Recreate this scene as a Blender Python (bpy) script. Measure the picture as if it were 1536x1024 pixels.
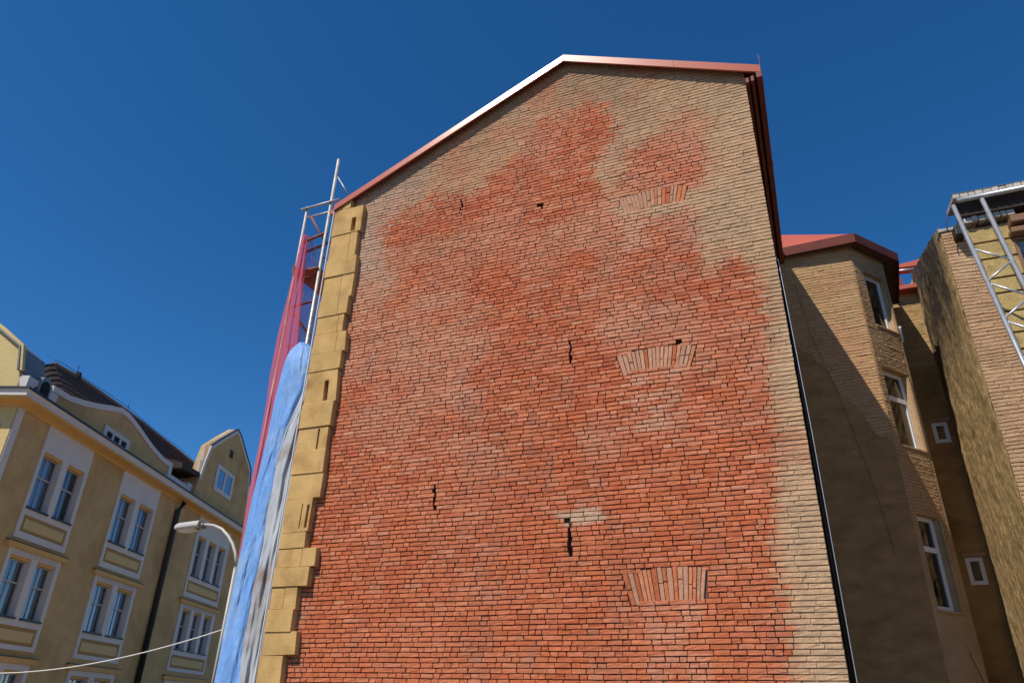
import bpy, math, random
import numpy as np
from mathutils import Matrix, Vector

random.seed(7); RNG = np.random.default_rng(11)
for o in list(bpy.data.objects): bpy.data.objects.remove(o)
SC = bpy.context.scene
COL = SC.collection

# ------------------------------------------------------------------ camera
F = 1085.0; PW, PH = 1536, 1024            # focal length in pixels of the photograph
def nrm(v): v = np.array(v, float); return v/np.linalg.norm(v)
_up = nrm([56, -2082, F])
_x1 = np.array([2868, -478, -F], float); _x1 = nrm(_x1-_up*(_x1@_up))
_d = np.array([482, 638, F], float); _d = nrm(_d-_up*(_d@_up))
_x2 = np.cross(_d, _up)
if _x2@_x1 < 0: _x2 = -_x2
_xx = nrm(_x1+_x2); _yy = nrm(np.cross(_up, _xx))
R = np.array([_xx, _yy, _up])              # camera axes (right, down, forward) to world
CP = np.array([0.0, -10.0, 1.65])
cam = bpy.data.cameras.new('camera'); co = bpy.data.objects.new('camera', cam); COL.objects.link(co)
M = R@np.diag([1, -1, -1])
mw = Matrix([list(M[i])+[CP[i]] for i in range(3)]+[[0, 0, 0, 1]])
co.matrix_world = mw
cam.sensor_width = 36; cam.lens = F/PW*36; cam.clip_end = 2000; cam.clip_start = .05
SC.camera = co

# ------------------------------------------------------------------ light
SUN = nrm([0.45, 1.0, -1.35])              # direction the light travels
elev = math.asin(-SUN[2]); azi = math.atan2(-SUN[0], -SUN[1])   # azimuth of the sun from +Y
sd = bpy.data.lights.new('sun', 'SUN'); sd.energy = 4.8; sd.angle = math.radians(.5); sd.color = (1, .93, .82)
so = bpy.data.objects.new('sun', sd); COL.objects.link(so)
so.rotation_euler = Vector(SUN).to_track_quat('-Z', 'Y').to_euler()
W = bpy.data.worlds.new('World'); SC.world = W; W.use_nodes = True
wt = W.node_tree; bg = wt.nodes['Background']
sky = wt.nodes.new('ShaderNodeTexSky'); sky.sky_type = 'NISHITA'; sky.sun_disc = False
sky.sun_elevation = elev; sky.sun_rotation = azi
sky.altitude = 1500; sky.air_density = .85; sky.dust_density = .15; sky.ozone_density = 4.0
hs = wt.nodes.new('ShaderNodeHueSaturation'); hs.inputs['Saturation'].default_value = 1.27; hs.inputs['Value'].default_value = 1.0
wt.links.new(sky.outputs[0], hs.inputs['Color']); wt.links.new(hs.outputs[0], bg.inputs[0])
bg.inputs[1].default_value = .142
SC.view_settings.view_transform = 'Standard'; SC.view_settings.look = 'None'
SC.view_settings.exposure = 0.0; SC.view_settings.gamma = 1
SC.render.engine = 'CYCLES'; SC.cycles.max_bounces = 8; SC.cycles.transparent_max_bounces = 16

# ------------------------------------------------------------------ geometry helpers
def ray(px, py): return R@np.array([px-PW/2, py-PH/2, F])
def at(px, py, Y=0.):
    r = ray(px, py); return CP+r*((Y-CP[1])/r[1])
def atx(px, py, X):
    r = ray(px, py); return CP+r*((X-CP[0])/r[0])
def atz(px, py, Z):
    r = ray(px, py); return CP+r*((Z-CP[2])/r[2])
def atp(px, py, P0, n):
    r = ray(px, py); return CP+r*(((P0-CP)@n)/(r@n))
def proj(p):
    q = (np.asarray(p)-CP)@R; return np.stack([q[..., 0]/q[..., 2]*F+PW/2, q[..., 1]/q[..., 2]*F+PH/2], -1)

def _hash(ix, iy, s):
    h = (ix*374761393+iy*668265263+s*1274126177) & 0xFFFFFFFF
    h = ((h ^ (h >> 13))*1274126177) & 0xFFFFFFFF
    return ((h ^ (h >> 16)) & 0xFFFF)/65535.0
def vnoise(x, y, s=0):
    x = np.asarray(x, float); y = np.asarray(y, float)
    ix = np.floor(x).astype(np.int64); iy = np.floor(y).astype(np.int64)
    fx = x-ix; fy = y-iy; fx = fx*fx*(3-2*fx); fy = fy*fy*(3-2*fy)
    a = _hash(ix, iy, s); b = _hash(ix+1, iy, s); c = _hash(ix, iy+1, s); d = _hash(ix+1, iy+1, s)
    return (a*(1-fx)+b*fx)*(1-fy)+(c*(1-fx)+d*fx)*fy
def fbm(x, y, s=0, o=4):
    t = 0; a = .5; n = 0
    for i in range(o):
        t = t+a*vnoise(x*2**i, y*2**i, s+i*17); n += a; a *= .5
    return t/n
def sstep(a, b, x): t = np.clip((x-a)/(b-a), 0, 1); return t*t*(3-2*t)
def polydist(p, poly):
    """signed pixel distance, positive inside"""
    poly = np.array(poly, float); x, y = p[:, 0], p[:, 1]
    ins = np.zeros(len(p), bool); dm = np.full(len(p), 1e9)
    for i in range(len(poly)):
        a = poly[i]; b = poly[(i+1) % len(poly)]
        c = ((a[1] > y) != (b[1] > y)) & (x < (b[0]-a[0])*(y-a[1])/(b[1]-a[1]+1e-12)+a[0])
        ins ^= c
        ab = b-a; t = np.clip(((x-a[0])*ab[0]+(y-a[1])*ab[1])/(ab@ab+1e-9), 0, 1)
        dm = np.minimum(dm, np.hypot(x-a[0]-t*ab[0], y-a[1]-t*ab[1]))
    return np.where(ins, dm, -dm)

class MB:
    def __init__(s): s.v = []; s.f = []
    def add(s, vs, fs):
        n = len(s.v); s.v += [tuple(map(float, q)) for q in vs]; s.f += [tuple(i+n for i in f) for f in fs]; return s
    def quad(s, a, b, c, d): return s.add([a, b, c, d], [(0, 1, 2, 3)])
    def hexa(s, p):          # 4 bottom, 4 top
        return s.add(p, [(3, 2, 1, 0), (4, 5, 6, 7), (0, 1, 5, 4), (1, 2, 6, 5), (2, 3, 7, 6), (3, 0, 4, 7)])
    def box(s, x0, x1, y0, y1, z0, z1):
        return s.hexa([(x0, y0, z0), (x1, y0, z0), (x1, y1, z0), (x0, y1, z0), (x0, y0, z1), (x1, y0, z1), (x1, y1, z1), (x0, y1, z1)])
    def fbox(s, P, u0, u1, z0, z1, d0, d1):      # box in a facade frame P(u,z,off)
        return s.hexa([P(u0, z0, d1), P(u1, z0, d1), P(u1, z0, d0), P(u0, z0, d0), P(u0, z1, d1), P(u1, z1, d1), P(u1, z1, d0), P(u0, z1, d0)])
    def prism(s, pts, vec):
        n = len(pts); v = [np.array(p, float) for p in pts]; w = [p+np.array(vec, float) for p in v]
        return s.add(v+w, [tuple(range(n)), tuple(range(2*n-1, n-1, -1))]+[(i, i+n, (i+1) % n+n, (i+1) % n) for i in range(n)])
    def tube(s, pts, r, n=10, r2=None):
        pts = [np.array(p, float) for p in pts]; rings = []
        for i, p in enumerate(pts):
            t = nrm((pts[min(i+1, len(pts)-1)]-pts[max(i-1, 0)]))
            a = np.cross(t, [0, 0, 1]); a = nrm(a) if np.linalg.norm(a) > .05 else nrm(np.cross(t, [0, 1, 0])); b = np.cross(t, a)
            rr = r if r2 is None else r+(r2-r)*i/(len(pts)-1)
            rings.append([p+rr*(math.cos(k*2*math.pi/n)*a+math.sin(k*2*math.pi/n)*b) for k in range(n)])
        m = len(pts); vs = [q for g in rings for q in g]
        fs = [(i*n+k, i*n+(k+1) % n, (i+1)*n+(k+1) % n, (i+1)*n+k) for i in range(m-1) for k in range(n)]
        fs += [tuple(range(n))[::-1], tuple((m-1)*n+k for k in range(n))]
        return s.add(vs, fs)
    def grid(s, fn, nu, nv):
        vs = [fn(i/nu, j/nv) for j in range(nv+1) for i in range(nu+1)]
        return s.add(vs, [(j*(nu+1)+i, j*(nu+1)+i+1, (j+1)*(nu+1)+i+1, (j+1)*(nu+1)+i) for j in range(nv) for i in range(nu)])
    def holes(s, P, u0, u1, z0, z1, hs, depth, off=0., sides=True):
        """flat wall at off with rectangular holes and their reveals"""
        us = sorted({u0, u1, *[h[0] for h in hs], *[h[1] for h in hs]}); zs = sorted({z0, z1, *[h[2] for h in hs], *[h[3] for h in hs]})
        us = [u for u in us if u0 <= u <= u1]; zs = [z for z in zs if z0 <= z <= z1]
        for i in range(len(us)-1):
            for j in range(len(zs)-1):
                cu, cz = (us[i]+us[i+1])/2, (zs[j]+zs[j+1])/2
                if any(h[0] < cu < h[1] and h[2] < cz < h[3] for h in hs): continue
                s.quad(P(us[i], zs[j], off), P(us[i+1], zs[j], off), P(us[i+1], zs[j+1], off), P(us[i], zs[j+1], off))
        for a, b, c, d in hs:
            q = [(a, c), (b, c), (b, d), (a, d)]
            for k in range(4):
                p, r = q[k], q[(k+1) % 4]
                s.quad(P(*p, off), P(*p, off-depth), P(*r, off-depth), P(*r, off))
        if sides:
            q = [(u0, z0), (u1, z0), (u1, z1), (u0, z1)]
            for k in range(4):
                p, r = q[k], q[(k+1) % 4]
                s.quad(P(*p, off), P(*r, off), P(*r, off-depth), P(*p, off-depth))
        return s
    def build(s, name, mat, parent=None, smooth=False, bevel=0, weld=False):
        me = bpy.data.meshes.new(name); me.from_pydata(s.v, [], s.f); me.update()
        if weld:
            import bmesh
            bm = bmesh.new(); bm.from_mesh(me); bmesh.ops.remove_doubles(bm, verts=bm.verts, dist=1e-5)
            bmesh.ops.recalc_face_normals(bm, faces=bm.faces); bm.to_mesh(me); bm.free()
        o = bpy.data.objects.new(name, me); COL.objects.link(o); me.materials.append(mat)
        if parent: o.parent = parent
        if smooth:
            for p in me.polygons: p.use_smooth = True
        if bevel:
            b = o.modifiers.new('bevel', 'BEVEL'); b.width = bevel; b.segments = 2; b.limit_method = 'ANGLE'
        return o
def mesh_np(name, V, faces, mat, parent, col=None, smooth=False):
    me = bpy.data.meshes.new(name); me.from_pydata(V.tolist(), [], faces); me.update()
    if col is not None:
        a = me.attributes.new('Col', 'FLOAT_COLOR', 'POINT')
        c = np.ones((len(V), 4), np.float32); c[:, :3] = col; a.data.foreach_set('color', c.ravel())
    if smooth: me.polygons.foreach_set('use_smooth', np.ones(len(me.polygons), bool))
    o = bpy.data.objects.new(name, me); COL.objects.link(o); me.materials.append(mat)
    if parent: o.parent = parent
    return o
def tag(o, label=None, cat=None, group=None, kind=None):
    if label: o['label'] = label
    if cat: o['category'] = cat
    if group: o['group'] = group
    if kind: o['kind'] = kind
    return o
def empty(name, loc, label, cat, group=None):
    # kept unrotated at the world origin so that parts can use world coordinates; its own base is stored as the delta location
    o = bpy.data.objects.new(name, None); COL.objects.link(o); o.location = loc; o.empty_display_size = .3
    return tag(o, label, cat, group)
def settle():
    """parts were modelled in world coordinates: keep them there under their moved parents"""
    bpy.context.view_layer.update()
    for o in COL.objects:
        if o.parent and o.get('_d') is None:
            o.matrix_parent_inverse = o.parent.matrix_world.inverted() if o.parent.type == 'EMPTY' else Matrix.Identity(4)

# ------------------------------------------------------------------ materials
def mat(name, col, rough=.8, metal=0, var=.15, scale=3., bump=0., bscale=40., stretch=(1, 1, 1), attr=False, spec=.4, stain=None, fine=0.):
    m = bpy.data.materials.new(name); m.use_nodes = True; t = m.node_tree; N = t.nodes; L = t.links; b = N['Principled BSDF']
    b.inputs['Roughness'].default_value = rough; b.inputs['Metallic'].default_value = metal
    b.inputs['Specular IOR Level'].default_value = spec
    tc = N.new('ShaderNodeTexCoord'); mp = N.new('ShaderNodeMapping'); mp.inputs['Scale'].default_value = stretch
    L.new(tc.outputs['Object'], mp.inputs[0])
    n1 = N.new('ShaderNodeTexNoise'); n1.inputs['Scale'].default_value = scale; n1.inputs['Detail'].default_value = 7; n1.inputs['Roughness'].default_value = .6
    L.new(mp.outputs[0], n1.inputs['Vector'])
    cr = N.new('ShaderNodeMapRange'); cr.inputs[1].default_value = .25; cr.inputs[2].default_value = .75
    cr.inputs[3].default_value = 1-var; cr.inputs[4].default_value = 1+var; L.new(n1.outputs[0], cr.inputs[0])
    mx = N.new('ShaderNodeVectorMath'); mx.operation = 'SCALE'
    if attr:
        at_ = N.new('ShaderNodeAttribute'); at_.attribute_name = 'Col'; src = at_.outputs['Color']; L.new(src, mx.inputs[0])
    elif stain:
        n2 = N.new('ShaderNodeTexNoise'); n2.inputs['Scale'].default_value = stain[1]; n2.inputs['Detail'].default_value = 5
        L.new(tc.outputs['Object'], n2.inputs['Vector'])
        r2 = N.new('ShaderNodeMapRange'); r2.inputs[1].default_value = stain[2]; r2.inputs[2].default_value = stain[3]; L.new(n2.outputs[0], r2.inputs[0])
        mc = N.new('ShaderNodeMix'); mc.data_type = 'RGBA'; mc.inputs[6].default_value = (*col, 1); mc.inputs[7].default_value = (*stain[0], 1)
        L.new(r2.outputs[0], mc.inputs[0]); L.new(mc.outputs[2], mx.inputs[0])
    else: mx.inputs[0].default_value = col
    L.new(cr.outputs[0], mx.inputs['Scale']); out = mx.outputs[0]
    if fine:
        n4 = N.new('ShaderNodeTexNoise'); n4.inputs['Scale'].default_value = 45; n4.inputs['Detail'].default_value = 4; L.new(mp.outputs[0], n4.inputs['Vector'])
        r4 = N.new('ShaderNodeMapRange'); r4.inputs[1].default_value = .3; r4.inputs[2].default_value = .7; r4.inputs[3].default_value = 1-fine; r4.inputs[4].default_value = 1+fine
        L.new(n4.outputs[0], r4.inputs[0]); m2 = N.new('ShaderNodeVectorMath'); m2.operation = 'SCALE'
        L.new(out, m2.inputs[0]); L.new(r4.outputs[0], m2.inputs['Scale']); out = m2.outputs[0]
    L.new(out, b.inputs['Base Color'])
    if bump:
        n3 = N.new('ShaderNodeTexNoise'); n3.inputs['Scale'].default_value = bscale; n3.inputs['Detail'].default_value = 6
        L.new(mp.outputs[0], n3.inputs['Vector'])
        bp = N.new('ShaderNodeBump'); bp.inputs['Strength'].default_value = bump; bp.inputs['Distance'].default_value = .02
        L.new(n3.outputs[0], bp.inputs['Height']); L.new(bp.outputs[0], b.inputs['Normal'])
    return m
m_brick = mat('painted_brick', (1, 1, 1), .92, var=.16, scale=9, bump=.5, bscale=55, attr=True, spec=.2, fine=.13)
m_mortar = mat('mortar', (1, 1, 1), .95, var=.2, scale=8, bump=.6, bscale=50, attr=True, spec=.1, fine=.12)
m_quoin = mat('quoin_render', (.52, .325, .122), .9, var=.22, scale=2.5, bump=.35, bscale=60, fine=.1, spec=.2, stain=((.37, .20, .065), 2.2, .52, .74))
m_redmetal = mat('red_sheet_metal', (.40, .075, .040), .62, var=.12, scale=1.5, spec=.5)
m_verge = mat('glossy_red_flashing', (.46, .115, .06), .25, var=.08, scale=1.5, spec=.55)
m_redboard = mat('red_painted_board', (.16, .030, .020), .6, var=.25, scale=4, stretch=(4, .4, 4))
m_redboard2 = mat('dark_red_fascia', (.135, .025, .013), .75, var=.2, scale=3)
m_dark = mat('joint_shade_dark', (.035, .025, .02), .85, var=.3, scale=5)
m_soffit = mat('soffit_board', (.12, .06, .04), .8, var=.3, scale=4)
m_tanwall = mat('tan_render', (.40, .27, .15), .95, var=.2, scale=1.3, bump=.8, bscale=14, stretch=(1, 1, 1.8), fine=.12, spec=.15)
m_shadewall = mat('shade_brown_render', (.33, .18, .078), .95, var=.32, scale=2.2, bump=1.0, bscale=14, stretch=(1, 1, 2.2), fine=.1, spec=.12)  # wing render, its colour darkened and browned to deepen the cast shadow
m_ochre = mat('ochre_render', (.36, .22, .08), .95, var=.22, scale=1.5, bump=.8, bscale=16, stretch=(1, 1, 3), fine=.12, spec=.15, stain=((.22, .12, .045), .9, .5, .7))
m_stucco = mat('coarse_stucco', (1, 1, 1), .95, var=.18, scale=26, bump=.55, bscale=55, stretch=(1.4, 1.4, .9), attr=True, fine=.3, spec=.1)
m_white = mat('white_paint', (.62, .61, .60), .6, var=.06, scale=3)
m_greyframe = mat('grey_window_frame', (.36, .35, .34), .5, var=.08, scale=4)
m_whiteframe = mat('white_window_frame', (.72, .72, .72), .45, var=.05, scale=4)
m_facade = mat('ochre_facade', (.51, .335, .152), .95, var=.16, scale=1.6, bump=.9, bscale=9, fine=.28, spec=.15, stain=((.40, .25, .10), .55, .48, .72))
m_facadesun = mat('sunlit_facade', (.60, .45, .20), .95, var=.12, scale=1.1, bump=.5, bscale=9, fine=.1, spec=.15)  # lit copy of the ochre facade: sunshine put into a paler, yellower colour
m_trim = mat('facade_trim_white', (.60, .545, .50), .85, var=.06, scale=1.2, bump=.2, bscale=20, spec=.2)
m_soffit2 = mat('ochre_cornice', (.62, .36, .13), .9, var=.08, scale=1.5, spec=.2)
m_panel = mat('spandrel_ochre', (.60, .42, .19), .9, var=.06, scale=2, spec=.2)
m_panel2 = mat('spandrel_border', (.36, .22, .09), .9, var=.08, scale=2, spec=.2)
m_tile = mat('brown_roof_tile', (.062, .036, .026), .85, var=.5, scale=14, bump=1, bscale=18, stretch=(1, 1, 1), fine=.3)
m_lead = mat('zinc_flashing', (.20, .20, .20), .5, metal=.3, var=.25, scale=2)
m_blackmetal = mat('black_downpipe', (.018, .018, .02), .5, var=.2, scale=2)
m_galv = mat('galvanised_steel', (.50, .51, .52), .42, metal=.75, var=.18, scale=6)
m_scaf = mat('worn_scaffold_tube', (.42, .40, .38), .5, metal=.5, var=.3, scale=7)
m_rust = mat('red_oxide_steel', (.24, .06, .045), .7, var=.3, scale=6)
m_plank = mat('old_board', (.22, .12, .07), .85, var=.3, scale=6, stretch=(6, .6, 6))
m_lampgrey = mat('lamp_grey', (.47, .45, .41), .4, var=.1, scale=5)
m_lens = mat('lamp_lens', (.55, .53, .48), .25, var=.05, scale=3)
m_board = mat('yellow_insulation_board', (.43, .31, .13), .95, var=.25, scale=5, bump=.8, bscale=30, fine=.2, spec=.1, stain=((.20, .15, .07), 3, .55, .75))
m_capt = mat('weathered_cap_tile', (.42, .38, .33), .9, var=.35, scale=6, bump=.6, bscale=25, fine=.2)
m_cable = mat('white_cable', (.7, .68, .64), .5, var=.05)
m_asph = mat('asphalt', (.05, .05, .052), .9, var=.25, scale=2, bump=.5, bscale=60, fine=.2)
m_pave = mat('paving', (.155, .12, .088), .9, var=.2, scale=2, bump=.3, bscale=40, fine=.1)
m_kerb = mat('granite_kerb', (.33, .32, .31), .85, var=.2, scale=8)
m_curtain = mat('blue_grey_curtain', (.30, .42, .56), .9, var=.25, scale=3, stretch=(5, 5, .3))
m_inside = mat('dark_interior', (.012, .013, .016), .9, var=.2)
m_tarp = mat('blue_tarpaulin', (.15, .31, .62), .6, var=.22, scale=3.5, bump=.6, bscale=14, stretch=(1.6, 1.6, .5), spec=.3, fine=.12, stain=((.25, .40, .63), 1.6, .48, .68))
m_greytarp = mat('grey_sheet', (.40, .41, .42), .6, var=.25, scale=2.5, bump=.7, bscale=9, stretch=(1.5, 1.5, .3), stain=((.24, .18, .14), 1.7, .5, .7))
def glass(name, tint=(.6, .65, .68), op=.3):
    m = bpy.data.materials.new(name); m.use_nodes = True; t = m.node_tree; N = t.nodes; L = t.links; N.remove(N['Principled BSDF'])
    tr = N.new('ShaderNodeBsdfTransparent'); tr.inputs[0].default_value = (*tint, 1)
    gl = N.new('ShaderNodeBsdfGlossy'); gl.inputs['Roughness'].default_value = .03; gl.inputs[0].default_value = (.9, .92, .95, 1)
    lw = N.new('ShaderNodeFresnel'); lw.inputs[0].default_value = 1.5
    ad = N.new('ShaderNodeMath'); ad.operation = 'MULTIPLY_ADD'; ad.inputs[1].default_value = 1.6; ad.inputs[2].default_value = op; ad.use_clamp = True
    mx = N.new('ShaderNodeMixShader'); L.new(lw.outputs[0], ad.inputs[0]); L.new(ad.outputs[0], mx.inputs[0])
    L.new(tr.outputs[0], mx.inputs[1]); L.new(gl.outputs[0], mx.inputs[2]); L.new(mx.outputs[0], N['Material Output'].inputs[0])
    return m
m_glass = glass('window_glass', (.8, .86, .9), op=.06)
def netmat(name, col, op, sc):
    m = bpy.data.materials.new(name); m.use_nodes = True; t = m.node_tree; N = t.nodes; L = t.links; b = N['Principled BSDF']
    b.inputs['Base Color'].default_value = (*col, 1); b.inputs['Roughness'].default_value = .8
    tl = N.new('ShaderNodeBsdfTranslucent'); tl.inputs[0].default_value = (*[c*1.2 for c in col], 1)
    tr = N.new('ShaderNodeBsdfTransparent'); m1 = N.new('ShaderNodeMixShader'); m1.inputs[0].default_value = .45
    L.new(b.outputs[0], m1.inputs[1]); L.new(tl.outputs[0], m1.inputs[2])
    tc = N.new('ShaderNodeTexCoord'); mp = N.new('ShaderNodeMapping'); mp.inputs['Scale'].default_value = (sc, sc, .25)
    nz = N.new('ShaderNodeTexNoise'); nz.inputs['Scale'].default_value = 5; nz.inputs['Detail'].default_value = 4
    L.new(tc.outputs['Object'], mp.inputs[0]); L.new(mp.outputs[0], nz.inputs['Vector'])
    r = N.new('ShaderNodeMapRange'); r.inputs[1].default_value = .3; r.inputs[2].default_value = .7; r.inputs[3].default_value = op-.22; r.inputs[4].default_value = min(1, op+.22)
    L.new(nz.outputs[0], r.inputs[0]); m2 = N.new('ShaderNodeMixShader'); L.new(r.outputs[0], m2.inputs[0])
    L.new(tr.outputs[0], m2.inputs[1]); L.new(m1.outputs[0], m2.inputs[2]); L.new(m2.outputs[0], N['Material Output'].inputs[0])
    return m
m_net = netmat('red_debris_netting', (.72, .13, .19), .78, 6)
m_netthin = netmat('thin_debris_netting', (.36, .06, .12), .34, 4)

# ------------------------------------------------------------------ ground
def sheet(name, pts, z, m):
    b = MB(); b.add([(x, y, z) for x, y in pts], [tuple(range(len(pts)))])
    return tag(b.build(name, m), kind='structure')
sheet('ground', [(-600, -600), (600, -600), (600, 600), (-600, 600)], 0, m_pave)
sheet('road', [(-400, -7), (400, -7), (400, -15), (-400, -15)], .004, m_asph)
sheet('side_street', [(-19.5, -7), (-11.6, -7), (-19.0, 40), (-33, 40)], .008, mat('warm_setts', (.42, .31, .19), .9, var=.2, scale=4, bump=.4))
kb = MB(); kb.box(-11.2, 60, -6.9, -6.65, 0, .12); tag(kb.build('kerb', m_kerb, bevel=.015), kind='structure')
pv = MB(); pv.box(-11.2, 60, -6.65, -.1, 0, .11); tag(pv.build('pavement', m_pave), kind='structure')

# ------------------------------------------------------------------ brickwork generator
def wob(u, z): return .011*np.sin(.9*u+.55*z)+.007*np.sin(2.3*u-1.3*z+1)+.004*np.sin(5.1*u+3*z)
class Bricks:
    def __init__(s, P): s.P = P; s.V = []; s.F = []; s.base = []; s.rid = []; s.n = 0
    def brick(s, q, off, dep, base, bev=.005, nc=None, rough=.0018):
        """q: four (u,z) corners bl br tr tl"""
        q = np.array(q, float); L = np.hypot(*(q[1]-q[0])); H = np.hypot(*(q[3]-q[0]))
        nc = nc or max(2, int(L/.075)+1); nr = 2 if H < .12 else max(2, int(H/.07))
        eu = min(.3, bev/max(L, 1e-3)); ev = min(.3, bev/max(H, 1e-3))
        us = [0]+list(np.linspace(eu, 1-eu, nc)) + [1]; vs = [0]+list(np.linspace(ev, 1-ev, nr+1))+[1]
        cu, cv = len(us), len(vs)
        uu, vv = np.meshgrid(us, vs); brd = (uu == 0) | (uu == 1) | (vv == 0) | (vv == 1)
        cor = ((uu == 0) | (uu == 1)) & ((vv == 0) | (vv == 1))
        p = ((1-uu)*(1-vv))[..., None]*q[0]+(uu*(1-vv))[..., None]*q[1]+(uu*vv)[..., None]*q[2]+((1-uu)*vv)[..., None]*q[3]
        ctr = q.mean(0); p = np.where(cor[..., None], p+(ctr-p)*np.minimum(.35, .006/np.hypot(L, H)*2), p)
        jit = RNG.normal(0, 1, uu.shape)
        p[..., 1] += np.where(brd, jit*.0016, 0)
        tl = RNG.normal(0, .006)
        d = off+jit*rough+np.where(brd, -bev*.9, 0)+tl*(uu-.5)*L*.6
        fl = np.concatenate([p.reshape(-1, 2), d.reshape(-1, 1)], 1)
        ring = [(0, i) for i in range(cu)]+[(j, cu-1) for j in range(1, cv)]+[(cv-1, i) for i in range(cu-2, -1, -1)]+[(j, 0) for j in range(cv-2, 0, -1)]
        ri = [j*cu+i for j, i in ring]; bk = fl[ri].copy(); bk[:, 2] = off-dep
        allp = np.concatenate([fl, bk]); n0 = s.n; m = cu*cv
        s.rid.append(np.full(len(allp), RNG.random())); s.V.append(allp); s.n += len(allp); s.base.append(np.repeat(np.array(base)[None], len(allp), 0))
        s.F += [(n0+j*cu+i, n0+j*cu+i+1, n0+(j+1)*cu+i+1, n0+(j+1)*cu+i) for j in range(cv-1) for i in range(cu-1)]
        k = len(ri)
        s.F += [(n0+ri[(t+1) % k], n0+ri[t], n0+m+t, n0+m+(t+1) % k) for t in range(k)]
    def build(s, name, m, parent, wash):
        A = np.concatenate(s.V); base = np.concatenate(s.base); s.A = A; Bricks.rnd = np.concatenate(s.rid)
        V = np.array(s.P(A[:, 0], A[:, 1], A[:, 2])).T if False else vecP(s.P, A)
        return mesh_np(name, V, s.F, m, parent, wash(A, V, base))
def vecP(P, A):
    O = np.array(P(0, 0, 0)); U = np.array(P(1, 0, 0))-O; Z = np.array(P(0, 1, 0))-O; N = np.array(P(0, 0, 1))-O
    return O+A[:, :1]*U+A[:, 1:2]*Z+A[:, 2:]*N
PAL = np.array([(.50, .152, .060), (.53, .185, .085), (.46, .125, .048), (.55, .225, .115), (.47, .150, .070), (.40, .105, .045), (.51, .175, .078)])
def brickcol(): 
    c = (PAL[RNG.integers(len(PAL))]*.72+np.array([.49, .158, .066])*.28)*(1+RNG.normal(0, .06)); 
    if RNG.random() < .05: c = c*.65+np.array([.56, .36, .22])*.35
    return c
def course_wall(bk, z0, z1, ul, ur, h, skip, lens, off=0., dep=.035, joint=.0122, wobs=.3, long_at=None):
    """lays courses; skip(u_array,z)->bool removes masonry; ul, ur are functions of z"""
    z = z0; c = 0
    while z < z1:
        zm = z+h/2; a, b = ul(zm), ur(zm)
        if b-a > .05:
            u = a-RNG.random()*.2
            while u < b:
                L = lens(u, zm); e = u+L
                s0, s1 = max(u, a), min(e, b)
                if b-s1 < .05: s1 = b; e = b+1
                u = e
                if s1-s0 < .03: continue
                # cut away openings
                xs = np.arange(s0, s1+1e-6, .012); keep = ~skip(xs, zm)
                if keep.all(): runs = [(s0, s1)]
                else:
                    runs = []; st = None
                    for i, k in enumerate(keep):
                        if k and st is None: st = xs[i]
                        if (not k) and st is not None: runs.append((st, xs[i])); st = None
                    if st is not None: runs.append((st, s1))
                for r0, r1 in runs:
                    if r1-r0 < .035: continue
                    g = joint/2; w0, w1 = wob(r0, zm)*wobs, wob(r1, zm)*wobs
                    lo, hi = z+g+RNG.normal(0, .0012), z+h-g+RNG.normal(0, .0012)
                    vj = joint*RNG.uniform(.22, .5)
                    sk = RNG.normal(0, .0035)
                    bk.brick([(r0+vj, lo+w0), (r1-vj, lo+w1), (r1-vj+sk, hi+w1), (r0+vj+sk, hi+w0)], off+RNG.normal(0, .0028), dep, brickcol())
        z += h; c += 1

# ------------------------------------------------------------------ the big brick house
G_AP, G_RK = 13.43, -3.12                    # underside of the roof on the gable: z = G_AP - .475*|x - G_RK|
def roofz(x): return G_AP-.475*abs(x-G_RK)
def gu_l(z): return max(-8.13, G_RK-(G_AP+.115-z)/.475)
def gu_r(z): return min(.20, G_RK+(G_AP+.115-z)/.475)
Pg = lambda u, z, o: np.array([u, -o, z])
house = empty('brick_house', (-4, 0, 0), 'tall red brick gable house with tan washed edges and red metal roof trim', 'house')
REDP = [(395, 1060), (430, 1010), (455, 850), (480, 700), (505, 560), (514, 480), (520, 458), (548, 447), (585, 446), (603, 428), (595, 405), (583, 380), (580, 350), (590, 327), (615, 313), (645, 307), (690, 294), (727, 283), (748, 262), (772, 245), (786, 222), (797, 198), (814, 178), (845, 166), (882, 159), (910, 164), (921, 182), (917, 206), (904, 226), (894, 250), (890, 278), (905, 300), (935, 325), (985, 330), (1035, 318), (1047, 345), (1048, 385), (1060, 415), (1085, 400), (1085, 385), (1110, 392), (1133, 425), (1143, 462), (1150, 505), (1148, 550), (1160, 600), (1162, 660), (1156, 740), (1155, 800), (1162, 860), (1168, 910), (1180, 950), (1184, 1000), (1186, 1060)]
BLOB = [(930, 283), (934, 245), (948, 222), (978, 206), (1010, 194), (1040, 199), (1056, 216), (1056, 247), (1044, 270), (1030, 280), (985, 285)]
TANIN = [[(588, 384), (640, 362), (700, 350), (700, 366), (640, 388), (600, 400)], [(690, 470), (745, 462), (750, 478), (700, 485)], [(1047, 340), (1090, 330), (1085, 400), (1055, 410)], [(835, 770), (895, 764), (905, 778), (850, 788)]]
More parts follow.
